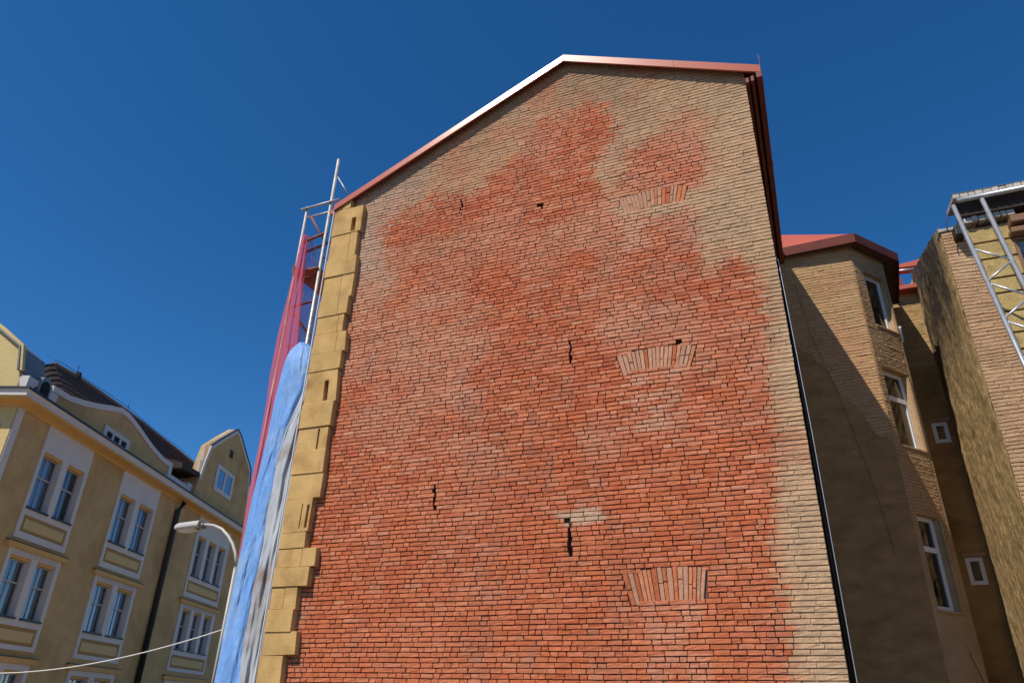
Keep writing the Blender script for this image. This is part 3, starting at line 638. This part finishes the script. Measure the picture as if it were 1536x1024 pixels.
b = MB(); q0 = at(1438, 350, 4.30); b.box(q0[0]-.07, q0[0]+.09, 4.2, 4.5, q0[2]-.08, q0[2]+.16); b.build('hopper', m_blackmetal, nb, bevel=.02)
b = MB(); b.box(4.62, 7, 4.10, 4.45, 10.44, 10.60); b.box(4.58, 7, 4.16, 4.45, 10.24, 10.36); b.build('window_head', m_plank, nb, bevel=.02)
window(lambda u, z, o: np.array([u, 4.38-o, z]), 4.62, 5.6, 8.8, 10.22, 0.02, nb, fw=.05, frame_m=m_plank)
b = MB(); b.box(XN0, 4.0, YN-.03, YN+.3, 10.72, 10.80); b.build('coping', m_capt, nb, bevel=.02)
# ladder leaning on that house
ldr = empty('lattice_ladder', (4.1, 1.5, 0), 'galvanised steel lattice ladder leaning on the boarded house at the right edge', 'ladder')
L0 = at(1430, 309, 4.02); L0b = atx(1536, 545, L0[0]); R0 = at(1473, 299, 4.02); R0b = R0+(L0b-L0)
def down(p, q, z): return p+(q-p)*((z-p[2])/(q[2]-p[2]))
for p, q in ((L0, L0b), (R0, R0b)):
    b = MB(); b.tube([down(p, q, .1), p], .042, 14); b.build('stile', m_galv, ldr, smooth=True)
lz = [9.72]; k = 0
for i in range(10):
    za = 9.75-i*.90; zb = za-.44
    b = MB(); b.tube([down(L0, L0b, za), down(R0, R0b, zb)], .021, 8); b.build('brace', m_galv, ldr, smooth=True)
    b = MB(); b.tube([down(R0, R0b, zb-.02), down(L0, L0b, za-.86)], .021, 8); b.build('brace', m_galv, ldr, smooth=True)
pts = [at(*p, 4.2) for p in ((1431, 318), (1427, 313), (1423, 318), (1420.5, 328), (1420, 340), (1422, 347))]
b = MB(); b.tube(pts, .012, 6); tag(b.build('wire_loop', m_blackmetal, smooth=True), 'thin black wire loop beside the top of the steel ladder', 'wire')
# loose cable hanging down the wing
cps = [at(1192, 425, 5.93), at(1215, 500, 5.94), at(1262, 600, 5.94), at(1300, 700, 5.93), at(1325, 770, 5.93), at(1342, 830, 5.93)]
b = MB(); b.tube(cps, .0045, 5); tag(b.build('wall_cable', m_blackmetal, smooth=True), 'thin dark cable running diagonally down the shaded wing wall', 'cable')
b = MB(); b.tube([Pb(.78, 2.95, .03), Pb(1.0, 2.4, .05), Pb(1.24, 1.5, .06), Pb(1.3, .3, .1)], .007, 5); tag(b.build('wall_cable', m_blackmetal, smooth=True), 'thin dark cable dangling below the lowest bay window', 'cable')

# ------------------------------------------------------------------ left apartment house
d_ = np.array([-math.sin(math.radians(20)), math.cos(math.radians(20))]); n_ = np.array([d_[1], -d_[0]])
PF = np.array([-22.1, 4.17])
Pf = lambda u, z, o: np.array([PF[0]+d_[0]*u+n_[0]*o, PF[1]+d_[1]*u+n_[1]*o, z])
UC = -.78                                          # the street corner
Pr = lambda u, z, o: Pf(UC+0, z, 0)+np.array([-n_[0]*u, -n_[1]*u, 0])-np.array([d_[0]*o, d_[1]*o, 0])   # the sunlit end, u runs away from the corner
nf3 = np.array([*n_, 0.]); nr3 = np.array([-d_[0], -d_[1], 0.])
def fu(px, py, off=0.):
    p = atp(px, py, Pf(0, 0, off), nf3); return (p[:2]-PF)@d_, p[2]
def ru(px, py, off=0.):
    p = atp(px, py, Pr(0, 0, off), nr3); return -(p[:2]-Pf(UC, 0, 0)[:2])@n_, p[2]
apt = empty('apartment_house', tuple(Pf(8, 0, -5)), 'ochre apartment house with white window surrounds, curved gables and brown roof', 'house')
ZCO = 9.76; UE = 24.
COLS = [(.82, 3.47, [(.97, 1.98), (2.30, 3.28)]), (5.62, 8.62, [(5.80, 6.93), (7.28, 8.42)]), (12.7, 16.6, [(12.98, 13.85), (14.2, 15.05), (15.4, 16.25)]), (19.6, 22.6, [(19.8, 20.9), (21.2, 22.4)])]
ROWS = [(7.15, 8.93), (4.03, 5.72), (.9, 2.6)]
holes = [(a, c, z0, z1) for _, _, ws in COLS for a, c in ws for z0, z1 in ROWS]
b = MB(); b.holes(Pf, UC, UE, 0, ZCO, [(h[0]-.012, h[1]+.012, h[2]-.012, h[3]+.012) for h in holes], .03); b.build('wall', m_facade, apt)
b = MB(); b.quad(Pr(0, 0, 0), Pr(14, 0, 0), Pr(14, ZCO, 0), Pr(0, ZCO, 0)); a0, a1, a2 = Pr(14, 0, 0), Pf(UE, 0, -14), Pf(UE, 0, 0)
for p, q in ((a0, a1), (a1, a2)): b.quad(p, q, q+[0, 0, ZCO], p+[0, 0, ZCO])
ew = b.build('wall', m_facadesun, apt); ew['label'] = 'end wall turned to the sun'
b = MB(); b.fbox(Pf, UC+.02, UC+.30, 0, ZCO, .001, .03); b.build('corner_strip', m_trim, apt)
b = MB(); b.fbox(Pr, .35, 1.8, 0, 9.25, .001, .03); sp = b.build('end_panel', m_facadesun, apt)
for ci, (u0, u1, ws) in enumerate(COLS):
    # upper surround runs up to the cornice, lower ones are separate
    for ri, (s0, s1) in enumerate([(6.20, ZCO-.001), (2.98, 5.90), (.0, 2.78)]):
        oz = ROWS[ri]; spz = (oz[0]-.75, oz[0]-.24)
        hs_ = [(a, c, *oz) for a, c in ws]
        lo = spz[0] if ri < 2 else .1
        if ri < 2: hs_.append((u0+.17, u1-.17, *spz))
        s0b = s0 if ri == 0 else (spz[0]-.14 if ri == 1 else 0)
        b = MB(); b.holes(Pf, u0, u1, s0b, s1, hs_, .26, .042, sides=False); [b.quad(Pf(*p, .042), Pf(*q, .042), Pf(*q, 0), Pf(*p, 0)) for p, q in (((u0, s0b), (u1, s0b)), ((u1, s0b), (u1, s1)), ((u1, s1), (u0, s1)), ((u0, s1), (u0, s0b)))]; su = b.build('window_surround', m_trim, apt)
        if ri < 2:
            b = MB(); b.fbox(Pf, u0+.17, u1-.17, *spz, .002, .012); b.build('spandrel_border', m_panel2, su)
            b = MB(); b.fbox(Pf, u0+.30, u1-.30, spz[0]+.10, spz[1]-.11, .0, .035); b.build('spandrel_panel', m_panel, su, bevel=.008)
        for a, c in ws:
            b = MB(); b.fbox(Pf, a-.04, c+.04, oz[0]-.06, oz[0]-.002, -.05, .10); b.build('sill', m_blackmetal, su)
            b = MB(); b.fbox(Pf, a+.002, c-.002, oz[1]-.08, oz[1]-.002, -.2, -.03); b.build('blind_box', m_soffit2, su)
        if ri > 0:
            b = MB(); b.fbox(Pf, u0-.22, u1+.22, s1+.006, s1+.16, .0, .12); b.fbox(Pf, u0-.12, u1+.12, s1-.0, s1+.006, .0, .12); st = b.build('hood_mould', m_soffit2, apt, bevel=.02)
            b = MB(); b.fbox(Pf, u0-.24, u1+.24, s1+.162, s1+.185, .0, .14); b.build('flashing', m_blackmetal, st)
            if ri == 1:
                b = MB(); x = u0+.16
                while x < u1-.18: b.fbox(Pf, x, x+.055, s1-.15, s1-.02, .04, .066); x += .115
                b.build('dentil_band', m_trim, su)
    for wi, (a, c) in enumerate(ws):
        for ri, (z0, z1) in enumerate(ROWS):
            o_ = window(Pf, a, c, z0, z1-.08, -.16, apt, split=z0+(z1-z0)*.57, mull=.04, fw=.045, frame_m=m_greyframe, curtain=None if (ci, wi, ri) in ((0, 1, 0),) else 1)
# cornice round the corner: ochre soffit, white face, black gutter edge
prof = [(.0, ZCO, 'a'), (.10, ZCO-.0, 'a'), (.16, ZCO+.07, 'a'), (.50, ZCO+.13, 'a'), (.52, ZCO+.15, 'b'), (.52, ZCO+.33, 'b'), (.56, ZCO+.36, 'c'), (.56, ZCO+.43, 'c'), (0, ZCO+.47, 'c')]
def corn(pr, name, m, par):
    b = MB(); k = len(pr)
    A1 = [Pf(UE, z, o) for o, z in pr]; A2 = [Pf(UC, z, o)-np.array([*d_, 0])*o for o, z in pr]; A3 = [Pr(14, z, o) for o, z in pr]
    vs = A1+A2+A3
    b.add(vs, [(i, i+1, k+i+1, k+i) for i in range(k-1)]+[(k+i, k+i+1, 2*k+i+1, 2*k+i) for i in range(k-1)])
    return b.build(name, m, par)
cn = corn([(.0, ZCO-.001), (.07, ZCO), (.09, ZCO+.06), (.20, ZCO+.09), (.47, ZCO+.12), (.475, ZCO+.17)], 'cornice', m_soffit2, apt)
corn([(.472, ZCO+.165), (.52, ZCO+.17), (.52, ZCO+.30), (.56, ZCO+.335), (.56, ZCO+.36)], 'cornice_face', m_trim, cn)
corn([(.55, ZCO+.36), (.585, ZCO+.36), (.585, ZCO+.43), (0, ZCO+.45)], 'gutter_edge', m_blackmetal, cn)
ZT = ZCO+.45
# curved attic gable over the cornice
OA = -.10
outer = [fu(*p, OA) for p in ((80, 578), (104, 593), (125, 600), (146, 605), (166, 608), (183, 612), (192, 619), (200, 628), (209, 640), (218, 653), (228, 667), (238, 679), (247, 688), (258, 695))]
cent = np.array(outer)
u_l, u_r = cent[0][0], cent[-1][0]
at_ = MB(); pts = [Pf(u_l, ZT-.3, OA)]+[Pf(u, z-.04, OA) for u, z in outer]+[Pf(u_r, ZT-.3, OA)]
at_.prism(pts, (-n_[0]*.35, -n_[1]*.35, 0)); atc = at_.build('attic_gable', m_facade, apt)
b = MB()
def ribbon(b, pl, w, P, o0, o1):
    pl = np.array(pl); n = len(pl); inn = []
    for i in range(n):
        t = nrm(pl[min(i+1, n-1)]-pl[max(i-1, 0)]); inn.append(pl[i]+np.array([t[1], -t[0]])*w)
    for i in range(n-1):
        q = [inn[i], inn[i+1], pl[i+1], pl[i]]; b.hexa([P(*q[0], o1), P(*q[1], o1), P(*q[1], o0), P(*q[0], o0), P(*q[3], o1), P(*q[2], o1), P(*q[2], o0), P(*q[3], o0)])
ribbon(b, outer, .20, Pf, OA-.36, OA+.05); b.build('gable_trim', m_trim, atc, weld=True)
b = MB(); b.fbox(Pf, u_l-.02, u_l+.32, ZT-.3, outer[0][1]-.22, OA-.3, OA+.045); b.build('end_pier', m_trim, atc)
b = MB(); b.fbox(Pf, u_r-.25, u_r+.05, ZT-.3, outer[-1][1]-.2, OA-.3, OA+.045); b.build('end_pier', m_trim, atc)
b = MB(); b.fbox(Pf, u_r+.052, u_r+1.9, ZT-.3, ZT+.52, OA-.3, OA+.03); b.build('parapet', m_trim, apt)
fr = [fu(*p, OA) for p in ((157, 637), (194, 661), (189, 680), (151, 655))]; wu0, wu1, wz0, wz1 = (fr[0][0]+fr[3][0])/2, (fr[1][0]+fr[2][0])/2, (fr[2][1]+fr[3][1])/2, (fr[0][1]+fr[1][1])/2
ww = (wu1-wu0-.28)/3; hs_ = [(wu0+.14+i*ww+.06, wu0+.14+(i+1)*ww-.06, wz0+.12, wz1-.16) for i in range(3)]
b = MB(); b.holes(Pf, wu0, wu1, wz0, wz1, hs_, .06, OA+.065); aw = b.build('attic_window', m_trim, atc)
for h in hs_:
    g = MB(); g.quad(Pf(h[0], h[2], OA+.02), Pf(h[1], h[2], OA+.02), Pf(h[1], h[3], OA+.02), Pf(h[0], h[3], OA+.02)); g.build('pane', m_inside, aw)
# white corner block with niche and arched dormer left of the curved gable
b = MB(); b.holes(Pf, UC+.05, u_l-.03, ZT-.2, ZT+.62, [(UC+.42, UC+.70, ZT+.16, ZT+.42)], .3, OA+.06); cb = b.build('corner_parapet', m_trim, apt)
b = MB(); b.quad(Pf(UC+.42, ZT+.16, OA-.1), Pf(UC+.70, ZT+.16, OA-.1), Pf(UC+.70, ZT+.42, OA-.1), Pf(UC+.42, ZT+.42, OA-.1)); b.build('niche', m_soffit2, cb)
b = MB(); dm = [(math.cos(t)*.30, math.sin(t)*.34) for t in np.linspace(0, math.pi, 11)]; uc = u_l-.45
b.prism([Pf(uc-.30, ZT+.2, OA+.10)]+[Pf(uc-x, ZT+.55+z, OA+.10) for x, z in dm]+[Pf(uc+.30, ZT+.2, OA+.10)], (-n_[0]*1.2, -n_[1]*1.2, 0)); dmo = b.build('arched_dormer', m_lead, apt)
b = MB(); b.prism([Pf(uc-.2, ZT+.22, OA+.106)]+[Pf(uc-x*.66, ZT+.52+z*.66, OA+.106) for x, z in dm]+[Pf(uc+.2, ZT+.22, OA+.106)], (n_[0]*.02, n_[1]*.02, 0)); b.build('pane', m_inside, dmo)
# brown tiled roof behind, up to the ridge seen in the photo
RO = -2.4
ridge = [fu(*p, RO) for p in ((42, 553), (58, 551), (70, 546), (80, 545), (95, 553), (112, 563), (135, 578), (160, 595), (190, 616), (215, 635), (240, 655), (265, 674), (282, 688), (291, 696))]
b = MB(); n = len(ridge)
def rf_(s, t):
    i = min(int(s*(n-1)), n-2); f = s*(n-1)-i; u = ridge[i][0]*(1-f)+ridge[i+1][0]*f; zt = ridge[i][1]*(1-f)+ridge[i+1][1]*f
    zb = ZT-.1; row = math.floor(t*14)/14; stp = (t-row)*14
    o = (RO)*t+(-.42)*(1-t)+.05*(1-stp)
    return Pf(u, zb+(zt-zb)*t, o)
b.grid(rf_, 120, 84)
b.add([Pf(u, z, RO) for u, z in ridge]+[Pf(u, ZT-.1, RO-4) for u, z in ridge], [(i, i+1, n+i+1, n+i) for i in range(n-1)])
ro = b.build('roof', m_tile, apt)
b = MB(); 
for i in range(3, n-1):
    for k in range(5):
        f = k/5; u = ridge[i][0]*(1-f)+ridge[i+1][0]*f; z = ridge[i][1]*(1-f)+ridge[i+1][1]*f; f2 = f+.19; u2 = ridge[i][0]*(1-f2)+ridge[i+1][0]*f2; z2 = ridge[i][1]*(1-f2)+ridge[i+1][1]*f2
        b.tube([Pf(u, z, RO), Pf(u2, z2, RO)], .085, 7, .07)
b.build('ridge_tiles', mat('ridge_tile', (.20, .105, .07), .85, var=.35, scale=9, fine=.2), ro)
b = MB(); b.tube([Pf(u, z+.16+.03*math.sin(i*1.7), RO) for i, (u, z) in enumerate(ridge[3:])], .012, 5)
i0, i1 = fu(119, 548, RO), fu(115, 562, RO); b.tube([Pf(*i1, RO), Pf(*i0, RO)], .016, 5); i0, i1 = fu(193.5, 606, RO), fu(191, 617, RO); b.tube([Pf(*i1, RO), Pf(*i0, RO)], .016, 5)
b.build('lightning_conductor', m_blackmetal, ro)
b = MB(); i1 = fu(117, 563, RO); b.tube([Pf(i1[0], i1[1]-.25, RO), Pf(i1[0], i1[1]+.12, RO)], .16, 9, .11); b.build('roof_vent', m_dark, ro)
# eaves scraps at the right end of the tiled roof
b = MB(); q0 = fu(278, 704, -.4); q1 = fu(296, 713, -.4); q2 = fu(262, 690, -.4); b.hexa([Pf(q2[0], q2[1]-.35, 0), Pf(q1[0], q1[1]-.2, 0), Pf(q1[0], q1[1]-.1, -1.6), Pf(q2[0], q2[1]-.3, -1.6), Pf(q2[0], q2[1]-.1, 0), Pf(q1[0], q1[1], 0), Pf(q1[0], q1[1]+.3, -1.6), Pf(q2[0], q2[1]+.3, -1.6)]); b.build('eaves', m_dark, ro)
# corner gable facing the camera, in the sun
gp = [ru(*p, 0) for p in ((28, 580), (27, 552), (30, 521), (4, 497), (-20, 478), (-60, 500), (-60, 600))]
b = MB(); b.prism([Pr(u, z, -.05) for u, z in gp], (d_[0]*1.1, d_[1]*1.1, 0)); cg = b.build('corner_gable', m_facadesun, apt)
b = MB(); pl = [ru(*p, 0) for p in ((27.5, 556), (30.5, 520), (4, 496), (-22, 476))]; ribbon(b, pl, -.13, Pr, -.10, .03); b.build('gable_trim', m_facadesun, cg, weld=True)
b = MB(); pl = [(u-.03 if i < 2 else u, z+.035) for i, (u, z) in enumerate(pl)]; ribbon(b, pl, .05, Pr, -1.25, .07); b.build('flashing', m_lead, cg, weld=True)
# pointed dormer gable at the right end
OG = .02
go = [fu(*p, OG) for p in ((289, 741), (298, 716), (307, 690), (316, 668), (335, 656), (356, 644), (361, 655), (368, 680), (375, 704), (373, 730), (371, 748), (366, 790))]
b = MB(); b.prism([Pf(u, max(z, ZT-.3) if 0 < i < 11 else ZT-.3, OG) for i, (u, z) in enumerate(go)], (-n_[0]*.45, -n_[1]*.45, 0)); pg = b.build('pointed_gable', m_facade, apt)
b = MB(); ribbon(b, go[1:11], .20, Pf, OG-.3, OG+.05); b.build('gable_trim', m_trim, pg, weld=True)
b = MB(); ribbon(b, [(u, z+.04) for u, z in go[3:10]], .05, Pf, OG-.05, OG+.09); b.build('flashing', m_blackmetal, pg, weld=True)
q = [fu(*p, OG) for p in ((326, 697), (353, 713), (343, 749), (318, 735))]; a, c, z0, z1 = (q[0][0]+q[3][0])/2, (q[1][0]+q[2][0])/2, (q[2][1]+q[3][1])/2, (q[0][1]+q[1][1])/2
mid = (a+c)/2; hs_ = [(a+.26, mid-.11, z0+.2, z1-.2), (mid+.11, c-.26, z0+.2, z1-.2)]
b = MB(); b.holes(Pf, a, c, z0, z1, hs_, .055, OG+.06); gw = b.build('window_surround', m_trim, pg)
for h in hs_:
    g = MB(); g.quad(*[Pf(u, z, OG+.012) for u, z in ((h[0], h[2]), (h[1], h[2]), (h[1], h[3]), (h[0], h[3]))]); g.build('pane', m_curtain, gw)
    g = MB(); g.quad(*[Pf(u, z, OG+.03) for u, z in ((h[0], h[2]), (h[1], h[2]), (h[1], h[3]), (h[0], h[3]))]); g.build('pane', m_glass, gw)
v = fu(347, 681, OG); b = MB(); b.fbox(Pf, v[0]-.22, v[0]+.22, v[1]-.2, v[1]+.2, OG, OG+.012); b.build('vent', m_dark, pg)
b = MB(); b.fbox(Pf, u_r+1.95, go[1][0]+.1, ZT-.3, ZT+.75, -1.2, -.15); b.build('parapet_pier', m_trim, apt, bevel=.03)
b = MB(); b.tube([Pf(10.3, 0, .12), Pf(10.3, ZCO-.35, .12), Pf(10.34, ZCO+.02, .30)], .115, 12); b.build('downpipe', m_blackmetal, apt, smooth=True)

# ------------------------------------------------------------------ scaffold, netting, sheets
sc = empty('scaffold', (-9, .6, 0), 'steel tube scaffold tower at the left corner of the brick house', 'scaffold')
YS = .30
pin, pout = at(503, 270, YS)[0], at(458, 330, YS)[0]
def tubeo(name, p, q, r, m=m_scaf): b = MB(); b.tube([p, q], r, 10); return b.build(name, m, sc, smooth=True)
tubeo('standard', (pin, YS, 0), (pin, YS, at(507, 240, YS)[2]), .038)
tubeo('standard', (pout, YS, 0), (pout, YS, at(462, 311, YS)[2]), .034)
tubeo('standard', (pout, YS+2.3, 0), (pout, YS+2.3, 9.4), .034); tubeo('standard', (pin, YS+2.3, 0), (pin, YS+2.3, 9.4), .034)
zt = at(480, 310, YS)[2]
tubeo('transom', (pout-.12, YS-.05, zt), (pin+.25, YS-.05, zt+.02), .027); tubeo('transom', (pout-.1, YS+.12, zt-.12), (pin+.25, YS+.12, zt-.1), .024)
tubeo('brace', at(507, 266, YS), at(522, 291, YS), .016)
tubeo('brace', (pout+.08, YS+.05, zt-.15), (pin-.02, YS+.05, zt-1.0), .022, m_rust)
z1 = at(470, 358, YS)[2]; tubeo('transom', (pout, YS+.04, z1), (pin, YS+.04, z1+.12), .034, m_rust); tubeo('transom', (pout, YS+.2, z1-.15), (pin, YS+.2, z1-.03), .03, m_rust)
z2 = at(466, 405, YS)[2]
b = MB(); b.box(pout-.02, pin, YS-.08, YS+.14, z2-.04, z2+.0); b.box(pout-.02, pin, YS+.16, YS+.38, z2-.04, z2); b.box(pout, pin, YS+.4, YS+2.2, z2-.045, z2-.004); b.build('platform', m_rust, sc, bevel=.006)
b = MB(); b.box(pout-.02, pout+.01, YS-.08, YS+2.2, z2, z2+.16); b.build('toe_board', m_rust, sc)
z3 = at(462, 455, YS)[2]; tubeo('transom', (pout, YS+.02, z3), (pin, YS+.02, z3+.05), .028, m_rust); tubeo('brace', (pout+.02, YS+.06, z3-.05), (pin, YS+.06, z3-.75), .028, m_rust)
tubeo('brace', (pout+.25, YS+.1, z1-.1), (pin, YS+.1, z2+.3), .014, m_blackmetal)
for x, zb in ((pin+.16, 7.6), (pin+.25, 7.4)): tubeo('guy_rope', (x, YS+.1, zb), (x+.02, YS+.1, zt), .010, m_blackmetal)
q0 = at(412, 522, YS+.3); tubeo('ledger', (pout-.25, YS+.3, q0[2]), (pout+.4, YS+.3, q0[2]), .02, m_rust)
# red netting
NL = [(350, 456), (356, 453), (400, 442), (450, 430), (500, 417), (567, 404), (602, 400), (673, 387), (743, 372), (799, 363), (835, 357), (860, 362), (900, 356), (1024, 336), (1200, 300)]
NR = [(350, 461), (356, 462), (400, 458), (450, 453), (500, 449), (560, 444), (600, 436), (673, 425), (743, 415), (799, 405), (845, 396), (900, 385), (1024, 362), (1200, 328)]
def itp(T, y): return float(np.interp(y, [t[0] for t in T], [t[1] for t in T]))
def drape(name, TL, TR, y0, y1, Y, amp, freq, nu, nv, seed, m, bulge=0., taper=None):
    b = MB()
    def f(s, t):
        py = y0+(y1-y0)*t; l, r = itp(TL, py), itp(TR, py); px = l+(r-l)*s
        k = 0
        ph = 1.3*float(vnoise(t*5, seed, seed))
        f1 = float(fbm(s*3.2+t*4.0, t*6.5-s*.8, seed, 2))-.5; f2_ = float(fbm(s*7+t*13, t*22-s*5, seed+5, 2))-.5
        fold = math.sin(s*freq+ph*2+t*2.2)*.45+math.sin(s*freq*2.1-ph*3+t*4+seed)*.22+f1*1.7+f2_*.6
        YY = Y-bulge*math.sin(math.pi*min(max(s, 0), 1))**.7-amp*fold*(math.sin(math.pi*s)**.4 if 0 < s < 1 else 0)
        if taper: YY += taper*max(0, 1-t*18)**2
        return at(px, py, YY)
    b.grid(f, nu, nv); return b.build(name, m, smooth=True)
net = tag(drape('debris_net', NL, NR, 352, 1190, YS-.14, .04, 15, 40, 120, 3, m_net, .03), 'red debris netting gathered down the outer edge of the scaffold', 'netting')
NL2 = [(352, 458), (400, 454), (520, 440), (640, 415)]; NR2 = [(352, 470), (380, 474), (410, 486), (520, 466), (640, 440)]
b = MB()
def f2(s, t):
    py = 354+(640-354)*t; px = itp(NL2, py)+(itp(NR2, py)-itp(NL2, py))*s; return at(px, py, YS+.22+.04*math.sin(s*17+t*3)+.03*math.sin(s*31-t*5))
b.grid(f2, 30, 40); b.build('loose_sheet', m_netthin, net, smooth=True)
# blue tarpaulin and the grey sheet beside it
TL = [(513, 449), (516, 443), (522, 437), (534, 430), (560, 422), (600, 412), (650, 402), (700, 390), (750, 377), (800, 367), (850, 356), (900, 345), (950, 335), (1000, 326), (1060, 314), (1200, 286)]
TR = [(513, 456), (516, 463), (522, 469), (534, 472), (560, 472), (585, 468), (610, 456), (640, 440), (670, 432), (711, 421), (760, 412), (793, 408), (830, 399), (889, 386), (946, 377), (1018, 367), (1060, 360), (1200, 336)]
tag(drape('tarpaulin', TL, TR, 513, 1190, .10, .06, 6, 90, 420, 12, m_tarp, .13, .12), 'crumpled blue tarpaulin hanging down the scaffold beside the yellow corner strip', 'tarpaulin')
GL = [(560, 462), (600, 448), (640, 428), (670, 419), (711, 405), (793, 396), (889, 372), (946, 362), (1018, 352), (1200, 318)]
GR = [(560, 474), (600, 469), (640, 461), (700, 449), (750, 439), (800, 429), (850, 419), (900, 410), (950, 401), (1000, 393), (1060, 383), (1200, 359)]
tag(drape('plastic_sheet', GL, GR, 562, 1190, .03, .040, 15, 60, 260, 25, m_greytarp, .05), 'grey folded plastic sheet hanging between blue tarpaulin and yellow corner strip', 'sheet')

# ------------------------------------------------------------------ street lamp and cable
YL = 2.0
lamp = empty('street_lamp', (at(340, 930, YL)[0], YL, 0), 'pale grey street lamp with curved arm in front of the ochre apartment house', 'street lamp')
xp = at(354, 845, YL)[0]
arm = [at(*p, YL) for p in ((355, 842), (353, 828), (349, 815), (342, 803), (333, 793), (322, 788), (312, 786.5), (302, 786.5))]
b = MB(); b.tube([(xp, YL, 0), (xp, YL, 1.2)], .075, 14); b.tube([(xp, YL, 1.2), (xp, YL, arm[0][2]-.1)], .030, 14); b.build('pole', m_lampgrey, lamp, smooth=True)
b = MB(); b.tube([(xp, YL, arm[0][2]-.12)]+arm, .034, 12, .028); b.build('arm', m_lampgrey, lamp, smooth=True)
hd = at(303, 788, YL); Lh = hd[0]-at(264, 790, YL)[0]
b = MB(); ns = 14; nr = 16
def head(s, t):
    x = hd[0]-Lh*s; w = .16*min(1, .85+.6*s)*(1-max(0, (s-.74)/.26)**2.4*.85); hh = .105*(1-max(0, (s-.70)/.30)**2*.75); a = t*2*math.pi
    cy, cz = math.cos(a), math.sin(a); cz = max(cz, -.30)
    return (x, YL+w*np.sign(cy)*abs(cy)**.6, hd[2]+.0+hh*np.sign(cz)*abs(cz)**.7-.03*s)
b.grid(head, ns, nr); b.add([head(0, k/nr) for k in range(nr)], [tuple(range(nr))]); ho = b.build('lamp_head', m_lampgrey, lamp, smooth=True)
b = MB()
def lens_(s, t):
    a = math.pi+t*math.pi; x = hd[0]-Lh*(.14+.66*s); w = .13*math.sin(math.pi*(.12+.76*s))**.5; return (x, YL+w*math.cos(a), hd[2]-.045-.03*s+.075*math.sin(a)*math.sin(math.pi*(.06+.88*s))**.5)
b.grid(lens_, 12, 10); b.build('lens', m_lens, ho, smooth=True)
b = MB(); b.tube([hd+[.06, 0, 0], hd-[.02, 0, 0]], .07, 12); b.build('collar', m_lead, ho, smooth=True)
p0 = at(333, 944, YL); p1 = atp(-90, 1003, Pf(0, 0, .1), nf3); pts = [p0+(p1-p0)*t-np.array([0, 0, 1.1*4*t*(1-t)*.32]) for t in np.linspace(0, 1, 30)]
b = MB(); b.tube(pts, .011, 6); tag(b.build('overhead_cable', m_cable, smooth=True), 'thin white cable sagging from the street lamp across the ochre facade', 'cable')

settle()
